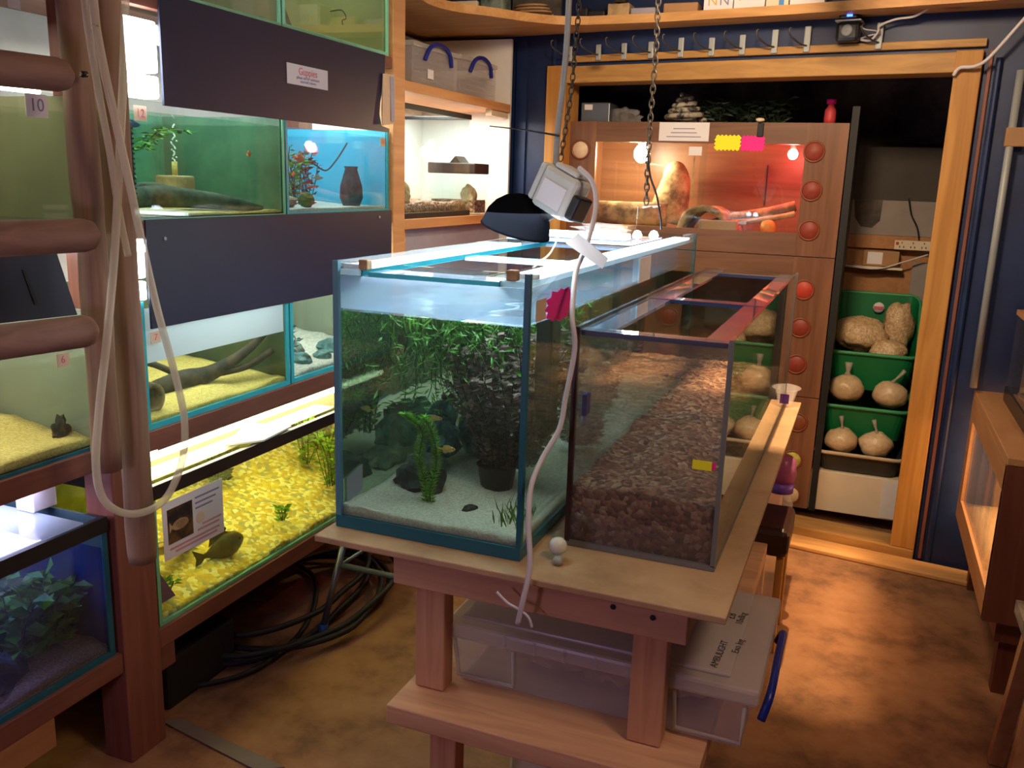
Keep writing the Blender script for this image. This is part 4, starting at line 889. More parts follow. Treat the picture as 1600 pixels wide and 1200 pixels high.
# ------------------------------------------------------------------ TANK 1 (planted)
x0, x1, y0, y1, z0, z1 = -1.078, -.620, 1.662, 3.49, TT+.001, 1.366
g = .008
T = thing('planted_aquarium', 'tall planted aquarium with white sand at the front left of the table', 'fish tank', (-.85, 2.5, TT))
MB().box(x0, x1, y0, y1, z0, z0+.012).build('base_pane', 'dark_teal', T)
MB().box(x0, x1, y0, y0+g, z0+.012, z1).build('front_pane', 'glass', T)
MB().box(x0, x1, y1-g, y1, z0+.012, z1).build('back_pane', 'glass', T)
MB().box(x0, x0+g, y0+g, y1-g, z0+.012, 1.258).build('side_pane', 'glass_wet', T)
MB().box(x0, x0+g, y0+g, y1-g, 1.2585, z1).build('upper_side_pane', 'glass_blue', T)
MB().box(x1-g, x1, y0+g, y1-g, z0+.012, z1).build('side_pane', 'glass', T)
M['front_seam'] = plain('blue_grey_silicone', (.10, .26, .34), .35, .1)
MB().box(x0-.001, x0+.013, y0-.001, y0+.010, z0+.0285, z1).build('silicone_seam', 'front_seam', T)
MB().box(x1-.010, x1+.001, y0-.001, y0+.014, z0+.0285, z1).build('silicone_seam', 'dark_teal', T)
MB().box(x0-.001, x1+.001, y0-.001, y0+.010, z0, z0+.028).build('silicone_seam', 'dark_teal', T)
MB().box(x1-.010, x1+.001, y0+.0105, y1-.014, z0, z0+.026).build('silicone_seam', 'dark_teal', T)
MB().box(x1-.010, x1+.001, y1-.013, y1+.001, z0+.012, z1).build('silicone_seam', 'dark_teal', T)
MB().box(x0+g, x0+g+.06, y0+g, y1-g, z1-.030, z1-.018).build('top_brace', 'glass_milk', T)  # milky haze puts the lit white into both long braces
MB().box(x1-g-.06, x1-g, y0+g, y1-g, z1-.030, z1-.018).build('top_brace', 'glass_milk', T)
for yy in (1.70, 2.20, 2.85): MB().box(x0+g+.061, x1-g-.061, yy, yy+.075, z1-.034, z1-.024).build('cross_brace', 'glass_frost', T)
for xa, xb in ((x0+g+.058, x0+g+.0600), (x1-g-.0600, x1-g-.058)): MB().box(xa, xb, y0+g, y1-g, z1-.0305, z1-.0175).build('brace_edge', 'teal_seam', T)
MB().box(x0+g+.061, x1-g-.061, 1.6985, 1.6998, z1-.034, z1-.024).build('brace_edge', 'teal_seam', T)
for xx in (x0+.065, x1-.05): MB().box(xx, xx+.022, y0-.003, y0+.02, z1-.016, z1+.006, .003).build('cover_clip', 'tan_clay', T)
MB().box(x0+g, x1-g, y0+g+.0002, y0+g+.0012, 1.262, 1.335).build('mist_film', 'glass_frost', T)
for xa, L0, L1, lb in ((x0+g+.002, 1.70, 2.62, 'long glowing strip added for the overlit left rim of the planted aquarium'), (x1-g-.060, 1.75, 3.4, 'long glowing strip added for the overlit right rim of the planted aquarium')):  # glowing strips added for the overlit white of the long braces
    T3 = thing('glow_bar', lb, 'lamp', (xa, L0, z1-.0175))
    MB().box(xa, xa+.058, L0, L1, z1-.0175, z1-.010).build('glow_strip', 'brace_glow', T3)
    MB().box(xa, xa+.058, L0-.012, L0-.0005, z1-.0175, z1-.008).build('strip_end', 'white_refl', T3)
MB().box(x1-g-.0014, x1-g-.0002, y0+g, y1-g-.3, 1.262, 1.335).build('mist_film', 'glass_frost', T)
tag(MB().box(x0+.0085, x1-.0085, y0+.0085, y1-.0085, z0+.016, 1.255).build('tank_water', 'water_green'), 'green-tinted water in the tall planted aquarium', 'water', kind='stuff')
tag(MB().grid(x0+.01, x1-.01, y0+.012, y1-.012, lambda x, y: 1.2565+.0012*noise.noise(Vector((x*25, y*25, 2))), 20, 60).build('surface_film', 'glass_frost', None, True), 'pale rippled film on the water surface of the tall planted aquarium', 'water', kind='stuff')
bed('sand_bed', 'pale sand on the floor of the tall planted aquarium', 'sand', x0+.009, x1-.009, y0+.010, y1-.010, z0+.017, .022, 'white_sand', .012, .012, 24, 70, 5)
rock('lava_rock', 'black rough rock on the pale sand at the front of the planted aquarium', (-.965, 1.86, .815), (.062, .05, .048), 'rock_black', 3, .4, -.7)
for k, (x, y, z, r_, lab) in enumerate(((-1.035, 2.12, .90, (.035, .06, .05), 'teal rock leftmost of the rock pile in the planted aquarium'), (-1.0, 2.05, .87, (.05, .06, .05), 'teal-topped rock in the middle of the rock pile'), (-.95, 2.18, .86, (.05, .06, .06), 'grey-green rock at the right end of the rock pile'), (-1.01, 1.98, .82, (.05, .05, .035), 'low grey rock in front of the rock pile'))):
    rock('rock', lab, (x, y, z), r_, 'rock_teal' if k < 3 else 'rock_grey', 81+k, .45, -.8)
T = thing('waterweed', 'two bright green feathery weed strands anchored in a small white weight', 'plant', (-.90, 1.78, .79))
for (pa) in ([(676, 812), (672, 770), (682, 720), (676, 680), (662, 652)], [(668, 810), (665, 760), (655, 715), (660, 675), (640, 655), (632, 648)]):
    pts = smooth([P(a, b_, y=1.79) for a, b_ in pa], 10); MB().ring_sweep(pts, .0018, 5).build('stem', 'leaf_green', T)
    b = MB()
    for i, p in enumerate(pts):
        for w in range(7):
            aa = w*6.28/7+i*.4; b.leaf(p, (math.cos(aa), math.sin(aa), .35), .018, .004)
    b.build('foliage', 'leaf_bright', T)
p = P(676, 812, y=1.79); MB().lathe([(.016, 0), (.018, .01), (.015, .022), (0, .023)], (p.x, p.y, p.z-.012), 14).build('weight', 'marble', T, True)
T = stems('bushy_plant', 'large dark bushy plant with purple-brown leaves filling the right of the planted aquarium', -.80, 2.02, .84, 60, .36, .17, .026, .016, 'leaf_purple', 34, hv=.55, up=.2, whorl=2)
MB().lathe([(.038, 0), (.05, .07), (.053, .072), (.045, .066), (0, .06)], (-.80, 1.96, .785), 20).build('pot', 'black', T, True)
stems('bushy_plant', 'second purple-leaved bush against the right pane of the planted aquarium', -.70, 2.35, .82, 36, .36, .12, .026, .016, 'leaf_purple', 26, hv=.5, up=.2, whorl=2)
stems('stem_plant', 'olive-green leafy stems among the bush in the planted aquarium', -.86, 2.12, .84, 16, .40, .13, .030, .014, 'leaf_green', 22, hv=.4)
T = thing('hair_algae', 'dark green weed mass floating at the upper left of the planted aquarium', 'algae', (-.98, 2.2, 1.1))
b = MB(); s2 = MB()
for i in range(260):
    p = Vector((random.uniform(-1.05, -.84), random.uniform(1.85, 2.7), 1.245)); L_ = random.uniform(.08, .30)*(1.1-(p.x+1.05)*2.2); q = [p]
    for k in range(5): q.append(q[-1]+Vector((random.uniform(-.02, .025), random.uniform(-.03, .03), -L_/5)))
    s2.ring_sweep(smooth(q, 3), [.0045*(1-k/17) for k in range(16)], 4)
s2.build('strands', 'algae', T)
b = MB()
for i in range(2600):
    x = random.uniform(-1.055, -.78); y = random.uniform(1.80, 2.75); zz = 1.245-abs(random.gauss(0, .11))*(1.2 if x < -.9 else .55)
    if zz < .93: continue
    b.leaf((x, y, zz), (random.uniform(-1, 1), random.uniform(-1, 1), random.uniform(-.8, .3)), random.uniform(.02, .045), random.uniform(.003, .007))
b.build('tufts', 'leaf_green', T)
for i, (x, y, z, r_) in enumerate(((-1.0, 2.25, 1.14, (.055, .16, .075)), (-1.0, 2.5, 1.05, (.05, .14, .08)), (-.94, 2.1, 1.18, (.07, .13, .05)))):
    MB().blob((x, y, z), r_[0], r_[1], r_[2], 90+i, .5, 3, 3).build('clump', 'algae', T)
T = thing('grass_tuft', 'small green grass tuft at the front right corner of the planted aquarium', 'plant', (-.67, 1.74, .785))
b = MB()
for i in range(60): b.leaf((-.68+random.uniform(-.035, .035), 1.76+random.uniform(-.04, .08), .785), (random.uniform(-.4, .4), random.uniform(-.4, .4), 1), random.uniform(.03, .065), .004)
b.build('blades', 'leaf_green', T)
rock('rock', 'small black pebble by the bush on the pale sand', (-.80, 1.80, .79), (.018, .018, .012), 'rock_black', 95)
tag(MB().box(-.70, -.66, 1.93, 2.0, .95, 1.24, .006).build('filter_box', 'black'), 'black internal filter on the right pane of the planted aquarium', 'filter')
sticker('side_sheet', 'small blue-grey card stuck low on the left pane of the planted aquarium', [(-1.0675, 1.69, .80), (-1.0675, 1.76, .81), (-1.0675, 1.76, .875), (-1.0675, 1.69, .86)], (.001, 0, 0), 'lilac', 'card')
fish('tiny yellow-green fish in the middle of the bush', (-.86, 1.80, .93), .035, .014, .3, 'yellow_sand')
fish('tiny yellow fish left of the bush', (-.97, 1.95, .955), .04, .012, .2, 'yellow_sand')
# star shaped price sticker
def star(cx, y, cz, rx, rz, n=11, seed=3):
    rnd = random.Random(seed); pts = []
    for k in range(n*2):
        a = math.pi*k/n; r_ = (1 if k % 2 == 0 else .80)*rnd.uniform(.92, 1.06); pts.append((cx+rx*r_*math.cos(a), y, cz+rz*r_*math.sin(a)))
    return pts
p = P(875, 476, x=-.6185); rnd = random.Random(5); pts = []
for k in range(24):
    a = math.pi*k/12; r_ = (1 if k % 2 == 0 else .82)*rnd.uniform(.93, 1.08); pts.append((-.6185, p.y+.105*r_*math.cos(a), p.z+.038*r_*math.sin(a)))
tag(MB().slab(pts, (.0012, 0, 0)).build('price_star', 'pink'), 'fluorescent pink star sticker on the side of the planted aquarium', 'sticker')
p = P(845, 490, x=-.6185)
sticker('price_label', 'small pale label left of the pink star', [(-.6185, p.y-.03, p.z-.015), (-.6185, p.y+.03, p.z-.015), (-.6185, p.y+.03, p.z+.03), (-.6185, p.y-.03, p.z+.03)], (.001, 0, 0), 'pinkpaper')
sticker('paper_strip', 'tall white and lilac paper strip inside the far right side of the planted aquarium', [(-.6185, 2.58, 1.262), (-.6185, 2.72, 1.262), (-.6185, 2.72, 1.335), (-.6185, 2.58, 1.335)], (.001, 0, 0), 'paper', 'paper')
# clutter on tank 1's far end
tag(MB().box(-1.06, -.66, 2.62, 3.05, 1.367, 1.372).build('cover_glass', 'glass_frost'), 'glass cover lying on the far half of the planted aquarium', 'cover glass')
T = thing('glow_bar', 'bright white light bar lying on the far end of the planted aquarium', 'lamp', (-.75, 2.9, 1.373))
MB().box(-.98, -.70, 2.72, 2.78, 1.374, 1.394, .004).build('housing', 'white_refl', T)
MB().box(-.97, -.71, 2.716, 2.7195, 1.376, 1.388).build('glow_strip', 'tube_bluish', T)
for k, (x, y, lab) in enumerate(((-.70, 2.86, 'left of two small glowing white lamps on the far cover glass'), (-.655, 2.90, 'right of two small glowing white lamps on the far cover glass'))):
    tag(MB().lathe([(0, 0), (.014, .003), (.016, .012), (.010, .024), (0, .028)], (x, y, 1.374), 14).build('small_lamp', 'tube_bluish', None, True), lab, 'lamp')
tag(MB().blob((-.86, 3.0, 1.39), .09, .07, .022, 44, .5, 3, 3, -.6).build('plastic_bag', 'tub'), 'crumpled clear plastic bag on the cover glass', 'bag')
tag(MB().box(-.95, -.80, 3.12, 3.25, 1.367, 1.40, .004).build('food_packet', 'tan_clay'), 'tan packet on the far rim of the planted aquarium', 'packet')

# ------------------------------------------------------------------ TANK 2 (bare)
x0, x1, y0, y1, z0, z1 = -.562, -.228, 1.792, 3.42, TT+.001, 1.248
T = thing('empty_aquarium', 'long empty aquarium with brown gravel and grey glass braces on the right of the table', 'fish tank', (-.4, 2.6, TT))
MB().box(x0, x1, y0, y1, z0, z0+.010).build('base_pane', 'grey_seam', T)
MB().box(x0, x1, y0, y0+g, z0+.010, z1).build('front_pane', 'glass_dusty', T)
MB().box(x0, x1, y1-g, y1, z0+.010, z1).build('back_pane', 'glass', T)
MB().box(x0, x0+g, y0+g, y1-g, z0+.010, z1).build('side_pane', 'glass', T)
MB().box(x1-g, x1, y0+g, y1-g, z0+.010, z1).build('side_pane', 'glass', T)
MB().box(x0-.001, x0+.010, y0-.001, y0+.010, z0+.01, z1).build('silicone_seam', 'darkbrown', T)
MB().box(x1-.009, x1+.001, y0-.001, y0+.010, z0+.01, z1).build('silicone_seam', 'grey_seam', T)
MB().box(x0, x1, y0-.001, y0+.008, z0, z0+.012).build('silicone_seam', 'grey_seam', T)
MB().box(x1-.008, x1+.001, y1-.010, y1, z0+.01, z1).build('silicone_seam', 'grey_seam', T)
MB().box(x1-.006, x1+.001, y0, y1, z0, z0+.010).build('silicone_seam', 'grey_seam', T)
MB().box(x0+g, x0+g+.065, y0+g, y1-g, z1-.016, z1-.008).build('top_brace', 'glass_edge', T)
MB().box(x1-g-.055, x1-g, y0+g, y1-g, z1-.016, z1-.008).build('top_brace', 'glass_edge', T)
for yy, dd in ((y0+g+.001, .05), (2.43, .06), (3.28, .05)): MB().box(x0+g+.066, x1-g-.056, yy, yy+dd, z1-.016, z1-.008).build('cross_brace', 'glass_edge', T)
for yy in (y0+g-.0005, 2.4285, 3.2785): MB().box(x0+g+.004, x1-g-.004, yy, yy+.0014, z1-.0175, z1-.007).build('brace_edge', 'fish_dark', T)
bed('gravel_bed', 'reddish-brown gravel sloping up inside the empty aquarium', 'gravel', x0+.009, x1-.009, y0+.009, y1-.009, z0+.011, .132, 'brown_gravel', 0, .02, 20, 70, 8)
p = P(1097, 727, y=y0-.0006)
T = thing('yellow_tag', 'small yellow and pink tag low on the front of the empty aquarium', 'label', p)
MB().box(p.x-.020, p.x+.020, y0-.0015, y0-.0005, p.z-.010, p.z+.010).build('yellow_card', 'yellow', T)
MB().box(p.x+.0205, p.x+.028, y0-.0015, y0-.0005, p.z-.006, p.z+.008).build('pink_card', 'pink', T)
T = thing('blue_clip', 'small blue clip inside the left pane of the empty aquarium', 'clip', (x0+.012, 1.86, 1.05))
MB().box(x0+.0085, x0+.02, 1.84, 1.875, 1.04, 1.09, .003).build('clip_body', 'bluehandle', T)
MB().box(x0+.0085, x0+.016, 1.85, 1.865, 1.015, 1.039, .003).build('clip_tip', 'lilac', T)
# ball etc
p = P(872, 838, y=1.71)
T = thing('float_ball', 'white plastic ball on a small grey fitting between the two tanks', 'ball', (p.x, 1.71, TT))
MB().blob((p.x, 1.712, TT+.030), .020, .020, .020, 1, 0, sub=3).build('ball', 'marble', T, True)
MB().lathe([(.011, 0), (.012, .008), (.008, .016), (0, .017)], (p.x+.010, 1.685, TT+.001), 12).build('fitting', 'steel', T, True)
# tub on the far right of the table
p = P(1226, 628, z=TT+.001)
T = thing('plastic_tub', 'clear plastic tub with printed label on the far right edge of the table', 'tub', p)
MB().lathe([(.052, 0), (.066, .056), (.078, .060), (.076, .062), (.062, .058), (.048, .004), (0, .003)], (p.x-.02, p.y-.02, TT+.0015), 24).build('tub_body', 'tub', T, True)
MB().box(p.x-.062, p.x-.025, p.y-.084, p.y-.080, TT+.014, TT+.05).build('label_print', 'tan_clay', T)
MB().box(p.x-.022, p.x+.020, p.y-.086, p.y-.082, TT+.014, TT+.05).build('label_print', 'purple', T)
# stool beside table with bottle
a_ = P(1190, 845, y=2.92)
T = thing('padded_stool', 'dark brown padded stool tucked against the right side of the table', 'stool', (-.22, 3.0, 0))
sz = P(1195, 822, y=2.9).z
MB().box(-.42, -.135, 2.88, 3.15, sz-.10, sz, .02).build('seat', 'darkbrown', T)
for x, y in ((-.40, 2.9), (-.17, 2.9), (-.40, 3.12), (-.17, 3.12)): MB().box(x, x+.025, y, y+.025, 0, sz-.10, .003).build('leg', 'pine', T)
p = P(1222, 782, y=3.12)
T = thing('spray_bottle', 'clear bottle with a pink and purple cap standing by the right side of the table', 'bottle', (p.x-.01, 3.16, 0))
MB().lathe([(.045, 0), (.048, .02), (.048, p.z-.04), (.03, p.z)], (p.x-.015, 3.22, .001), 18).build('bottle_body', 'tub', T, True)
MB().lathe([(.045, 0), (.045, .035), (.036, .036)], (p.x-.015, 3.22, p.z+.001), 18).build('purple_collar', 'purple', T, True)
MB().lathe([(.036, .0), (.045, .03), (.040, .085), (.022, .10), (0, .10)], (p.x-.010, 3.22, p.z+.037), 18).build('pink_cap', 'pinkplastic', T, True)

# ------------------------------------------------------------------ HANGING LAMP GEAR
YL = 2.10
T = thing('reflector_lamp', 'black dome reflector lamp hanging over the planted aquarium', 'lamp', P(808, 345, y=YL))
c = P(806, 356, y=YL); R_ = Matrix.Translation(c) @ Matrix.Rotation(math.radians(16), 4, 'Y') @ Matrix.Rotation(math.radians(4), 4, 'X')
prof = [(.001, .085), (.02, .083), (.045, .073), (.066, .055), (.080, .032), (.087, 0), (.090, -.006), (.083, 0), (.076, .03), (.062, .052), (.042, .069), (.018, .079), (.001, .080)]
MB().lathe(prof, (0, 0, 0), 32).build('dome', 'matte_black', T, True, mtx=R_)
MB().lathe([(.02, .08), (.02, .12), (.0, .121)], (0, 0, 0), 16).build('lamp_holder', 'black', T, True, mtx=R_ @ Matrix.Rotation(math.radians(48), 4, 'Y'))
T = thing('socket_adaptor', 'off-white plug adaptor block hanging beside the black dome lamp', 'adaptor', P(880, 300, y=YL-.03))
c = P(876, 302, y=YL-.03); R_ = Matrix.Translation(c) @ Matrix.Rotation(math.radians(24), 4, 'Y') @ Matrix.Rotation(math.radians(-20), 4, 'Z')
MB().box(-.050, .055, -.035, .035, -.052, .052, .012).build('body', 'adaptor', T, mtx=R_)
MB().box(-.070, -.051, -.030, .030, -.045, .050, .008).build('plug', 'adaptor', T, mtx=R_)
MB().box(-.03, .045, -.030, .030, .0525, .065, .006).build('cap', 'adaptor', T, mtx=R_)
MB().box(.0555, .080, -.028, .028, -.040, .020, .006).build('black_plug', 'black', T, mtx=R_)
MB().box(-.035, .04, -.037, -.0355, -.035, .02).build('label_plate', 'paper', T, mtx=R_)
a_ = [Vector((P(892, -20, y=YL).x, YL, CEIL-.002)), P(890, -20, y=YL), P(886, 60, y=YL), P(880, 130, y=YL), P(872, 200, y=YL), P(868, 262, y=YL)]
tag(MB().tube(a_, .0075, 10, 6).build('hanging_tube', 'steel', None, True), 'grey-white tube coming down from the ceiling to the plug adaptor', 'tube')
b = MB(); q = P(765, 197, y=YL); b.ring_sweep([q, P(820, 203, y=YL), P(874, 212, y=YL-.01)], [.0014, .0022, .003], 6)
tag(b.build('cable_tie', 'black', None, True), 'thin black cable tie sticking out left from the hanging tube', 'cable tie')
def chain(name, label, pts, link=.022, r=.0017):
    pts = [Vector((pts[0].x-(pts[1].x-pts[0].x)*.3, pts[0].y, CEIL-.002))]+pts
    pts = smooth(pts, 12); b = MB(); acc = 0; prev = pts[0]; k = 0; L_ = link*.72
    for p in pts[1:]:
        d = p-prev; 
        while acc+d.length >= L_:
            t = (L_-acc)/d.length; c = prev+d*t; dd = d.normalized(); side = dd.cross(Vector((0, 1, 0))).normalized() if k % 2 else Vector((0, 1, 0)); 
            ring = [c+dd*math.cos(a)*link*.5+side*math.sin(a)*link*.26 for a in [2*math.pi*i/10 for i in range(10)]]
            b.ring_sweep(ring, r, 5, closed=True); prev = c; d = p-prev; acc = 0; k += 1
        acc += d.length; prev = p
    return tag(b.build(name, 'chain', None, True), label, 'chain')
chain('hanging_chain', 'thin dark chain hanging right beside the grey tube', [P(906, -20, y=YL+.05), P(900, 60, y=YL+.05), P(893, 140, y=YL+.05), P(884, 200, y=YL+.05), P(876, 250, y=YL+.04)])
chain('hanging_chain', 'long dark chain hanging in the middle of the room over the far tank rim', [P(1030, -20, y=2.9), P(1025, 80, y=2.9), P(1017, 180, y=2.9), P(1012, 262, y=2.9), P(1010, 315, y=2.9)], .03, .0028)
tag(MB().tube([P(1012, 240, y=2.88), P(1016, 275, y=2.88), P(1026, 305, y=2.88), P(1032, 340, y=2.88), P(1033, 358, y=2.90)], .0035, 6, 5).build('lamp_cable', 'black', None, True), 'black cable dropping from the long chain to the small lamps', 'cable')
def yy(t): return 2.06*(1-t)+1.57*t
path = [(905, 262), (926, 285), (931, 325), (916, 385), (900, 425), (894, 490), (898, 545), (884, 620), (874, 670), (848, 715), (830, 760), (826, 820), (828, 885), (818, 935), (809, 974)]
ys = [2.04, 2.02, 2.0, 1.95, 1.90, 1.78, 1.765, 1.75, 1.73, 1.69, 1.64, 1.60, 1.575, 1.56, 1.56]
tag(MB().tube([P(a, b_, y=v) for (a, b_), v in zip(path, ys)], .0058, 10, 6).build('white_cable', 'cable', None, True), 'off-white cable running from the adaptor down in front of the tanks past the table edge', 'cable')
tag(MB().tube([P(776, 925, y=1.56), P(793, 942, y=1.56), P(812, 953, y=1.56), P(826, 965, y=1.56), P(831, 980, y=1.56)], .003, 8, 5).build('cable_end', 'cable', None, True), 'short white cable end with a stripped black core below the table edge', 'cable')
tag(MB().slab([P(903, 364, y=1.93), P(950, 404, y=1.90), P(941, 420, y=1.90), P(884, 380, y=1.93)], (0, .002, 0)).build('tape_strip', 'tape'), 'grey-white strip of tape hanging on the white cable over the tank rim', 'tape')
tag(MB().tube([P(872, 372, y=2.0), P(860, 395, y=1.9), P(845, 408, y=1.82), P(833, 418, y=1.74)], .0022, 6, 5).build('air_line', 'tubing', None, True), 'thin clear air line running over the rim of the planted aquarium', 'air line')

# ------------------------------------------------------------------ VIVARIUM STACK in the alcove
VX0, VX1, VY0, VY1 = -1.41, -.133, 4.25, 4.80
def vivarium(label, z0, z1, gx=(-1.268, -.307), gz=None):
    T = thing('vivarium', label, 'vivarium', ((VX0+VX1)/2, 4.5, z0))
    w = .018; gz = gz or (z0+.10, z1-.10)
    MB().box(VX0, VX1, VY0+.002, VY1, z0, z0+w).build('floor_panel', 'viv', T)
    MB().box(VX0, VX1, VY0+.002, VY1, z1-w, z1-.0005).build('top_panel', 'viv', T)
    MB().box(VX0, VX0+w, VY0+.002, VY1, z0+w, z1-w).build('side_panel', 'viv_z', T)
    MB().box(VX1-w, VX1, VY0+.002, VY1, z0+w, z1-w).build('side_panel', 'viv_z', T)
    MB().box(VX0+w, VX1-w, VY1-.008, VY1, z0+w, z1-w).build('back_panel', 'viv', T)
    MB().box(gx[0], gx[1], VY0-.002, VY0+.016, gz[1], z1-.001).build('top_rail', 'viv', T)
    MB().box(gx[0], gx[1], VY0-.002, VY0+.016, z0+.001, gz[0]).build('bottom_rail', 'viv', T)
    MB().box(VX0, gx[0]-.0005, VY0-.003, VY0+.016, z0+.001, z1-.001).build('stile', 'viv_z', T)
    MB().box(gx[1]+.0005, VX1, VY0-.003, VY0+.016, z0+.001, z1-.001).build('stile', 'viv_z', T)
    m_ = (gx[0]+gx[1])/2+.02
    MB().box(gx[0], m_+.03, VY0+.002, VY0+.006, gz[0], gz[1]).build('sliding_glass', 'glass', T)
    MB().box(m_, gx[1], VY0+.009, VY0+.013, gz[0], gz[1]).build('sliding_glass', 'glass', T)
    return T
def vent(T, px, py, mat, r=.040, y=VY0-.003):
    p = P(px, py, y=y)
    vr = MB().lathe([(r*1.18, 0), (r*1.18, .004), (r, .006), (r*.98, .001)], (p.x, y, p.z), 28, 'y').build('vent_ring', 'vent_ring', T, True)
    build_sub(MB().lathe([(r*.98, .001), (r*.95, .0025), (0, .003)], (p.x, y, p.z), 28, 'y'), 'vent_disc', mat, vr, smooth_=True)
V1 = vivarium('top walnut vivarium of the stack with a lit glass front and red glow', 1.250, 1.832, gz=(1.352, 1.738))
V2 = vivarium('middle walnut vivarium of the stack, behind the empty aquarium', .604, 1.248)
V3 = vivarium('bottom walnut vivarium of the stack standing on the alcove floor', .062, .602)
for V, vs in ((V1, ((907, 234, 'vent_cream'), (1272, 237, 'vent_red'), (1268, 298, 'vent_red'), (1264, 360, 'vent_red'))), (V2, ((1256, 453, 'vent_bright'), (1250, 512, 'vent_red'), (1244, 569, 'vent_red'))), (V3, ((1246, 660, 'vent_ring'), (1238, 718, 'vent_lime'), (1235, 772, 'vent_cream')))):
    for px, py, mt in vs: vent(V, px, py, mt)
# writing and labels on the top one
yv = VY0-.0032
def front_card(px0, py0, px1, py1, nm, mat, lab):
    a, b_ = P(px0, py0, y=yv), P(px1, py1, y=yv); T = thing(nm, lab, 'card', (a.x, yv, b_.z))
    MB().box(a.x, b_.x, yv-.0015, yv-.0003, b_.z, a.z).build('sheet', mat, T); return T, a, b_
T, a, b_ = front_card(1031, 191, 1107, 221, 'info_sheet', 'paper', 'white information sheet on the top rail of the top vivarium')
for k, (dx, w) in enumerate(((.4, .10), (.35, .12), (.3, .16))):
    x = a.x+(b_.x-a.x)*.5; z = a.z-.03-k*.018
    MB().box(x-w/2, x+w/2, yv-.002, yv-.0016, z, z+.004).build('text_line', 'inkblue', T)
def fuzzy(cx, cz, w, h, mat, nm, lab, seed):
    rnd = random.Random(seed); pts = []; n = 12
    for k in range(n): pts.append((-w/2+w*k/n, h/2+(.007 if k % 2 else 0)))
    for k in range(7): pts.append((w/2+(.007 if k % 2 else 0), h/2-h*k/7))
    for k in range(n): pts.append((w/2-w*k/n, -h/2-(.007 if k % 2 else 0)))
    for k in range(7): pts.append((-w/2-(.007 if k % 2 else 0)-.012*k/7*0, -h/2+h*k/7))
    tag(MB().slab([(cx+x, yv-.0012, cz+z) for x, z in pts], (0, .0009, 0)).build(nm, mat), lab, 'sticker')
p = P(1137, 223, y=yv); fuzzy(p.x, p.z, .108, .058, 'yellow', 'price_star', 'fluorescent yellow jagged sticker on the top vivarium', 1)
p = P(1176, 224, y=yv-.0015); fuzzy(p.x, p.z, .096, .058, 'pink', 'price_star', 'fluorescent pink jagged sticker on the top vivarium', 2)
T, a, b_ = front_card(1077, 229, 1096, 243, 'lock_tag', 'paper', 'little white square tag on the glass split of the top vivarium')
p = P(1086, 245, y=VY0+.001); MB().box(p.x-.006, p.x+.002, VY0-.0005, VY0+.0015, 1.50, p.z).build('runner', 'tan_clay', T)
T = thing('hook_latch', 'small black latch with a cream knob on the top rail of the top vivarium', 'latch', P(1189, 195, y=yv))
p = P(1189, 196, y=yv); MB().box(p.x-.014, p.x+.014, yv-.006, yv-.0005, p.z-.05, p.z+.01, .003).build('latch_body', 'black', T)
MB().blob((p.x-.004, yv-.008, 1.842), .02, .012, .009, 2, .1).build('knob', 'cream', T, True)
# lamps inside
T = thing('basking_lamp', 'glaring warm basking bulb in the left half of the top vivarium', 'lamp', P(1005, 238, y=4.55))
p = P(1003, 240, y=4.55); MB().blob(p, .040, .040, .046, 1, 0).build('bulb', 'bulb_warm', T, True); MB().cyl(p+Vector((0, 0, .045)), (p.x, p.y, 1.812), .02).build('lamp_holder', 'marble', T, True)
point('basking_lamp_light', p-Vector((0, .06, 0.02)), 15, (1, .72, .38), .04)
T = thing('red_lamp', 'small red heat bulb at the right end of the top vivarium', 'lamp', P(1240, 240, y=4.40))
p = P(1239, 241, y=4.42); p.x = min(p.x, -.345); MB().blob(p, .022, .022, .024, 1, 0).build('bulb', 'bulb_warm', T, True); MB().cyl(p+Vector((0, 0, .022)), (p.x, p.y, 1.812), .014).build('lamp_holder', 'vent_bright', T, True)
point('red_lamp_light', p-Vector((.03, .03, .02)), 9, (1, .02, .03), .02)
MB2 = bed('substrate_bed', 'tan bedding on the floor of the top vivarium', 'bedding', VX0+.02, VX1-.02, VY0+.02, VY1-.01, 1.269, .04, 'bag_grain', 0, .02)
def at45(px, py, y=4.48): return P(px, py, y=y)
T = thing('cork_log', 'horizontal dark cork log at the left of the top vivarium', 'log', at45(985, 340))
hollow(at45(925, 330, 4.42), at45(1042, 335, 4.46), .062, .05, 20, 3, .15).build('log_tube', 'cork', T, True)
T = thing('cork_round', 'upright hollow cork round in the middle of the top vivarium', 'log', at45(1050, 330))
b = MB(); b.ring_sweep(smooth([at45(1040, 345, 4.56), at45(1050, 310, 4.56), at45(1056, 280, 4.58), at45(1052, 258, 4.62)], 5), [.085, .088, .09, .092, .09, .088, .085, .08, .078, .075, .07, .065, .06, .055, .045, .03], 16)
b.build('cork_body', 'cork', T, True)
ca = at45(1097, 352, 4.34)
T = thing('cork_arch', 'tan half-round cork arch hide in the middle of the top vivarium', 'hide', ca)
hollow((ca.x, 4.33, 1.318), (ca.x+.02, 4.60, 1.318), .135, .108, 24, 5, .12, 1.05).build('arch', 'cork', T, True)
T = thing('branch_wood', 'thick pale branch rising to the right of the top vivarium', 'branch', at45(1180, 345, 4.4))
MB().ring_sweep(smooth([at45(1105, 352, 4.42), at45(1150, 342, 4.42), at45(1200, 333, 4.42), at45(1243, 322, 4.42)], 5), [.022, .024, .026, .03, .033, .034, .033, .032, .031, .030, .029, .028, .028, .027, .026, .025], 10).build('branch', 'cork', T, True)
MB().ring_sweep(smooth([at45(1140, 347, 4.36), at45(1180, 345, 4.36), at45(1225, 338, 4.36), at45(1242, 334, 4.36)], 5), .013, 8).build('branch', 'tan_clay', T, True)
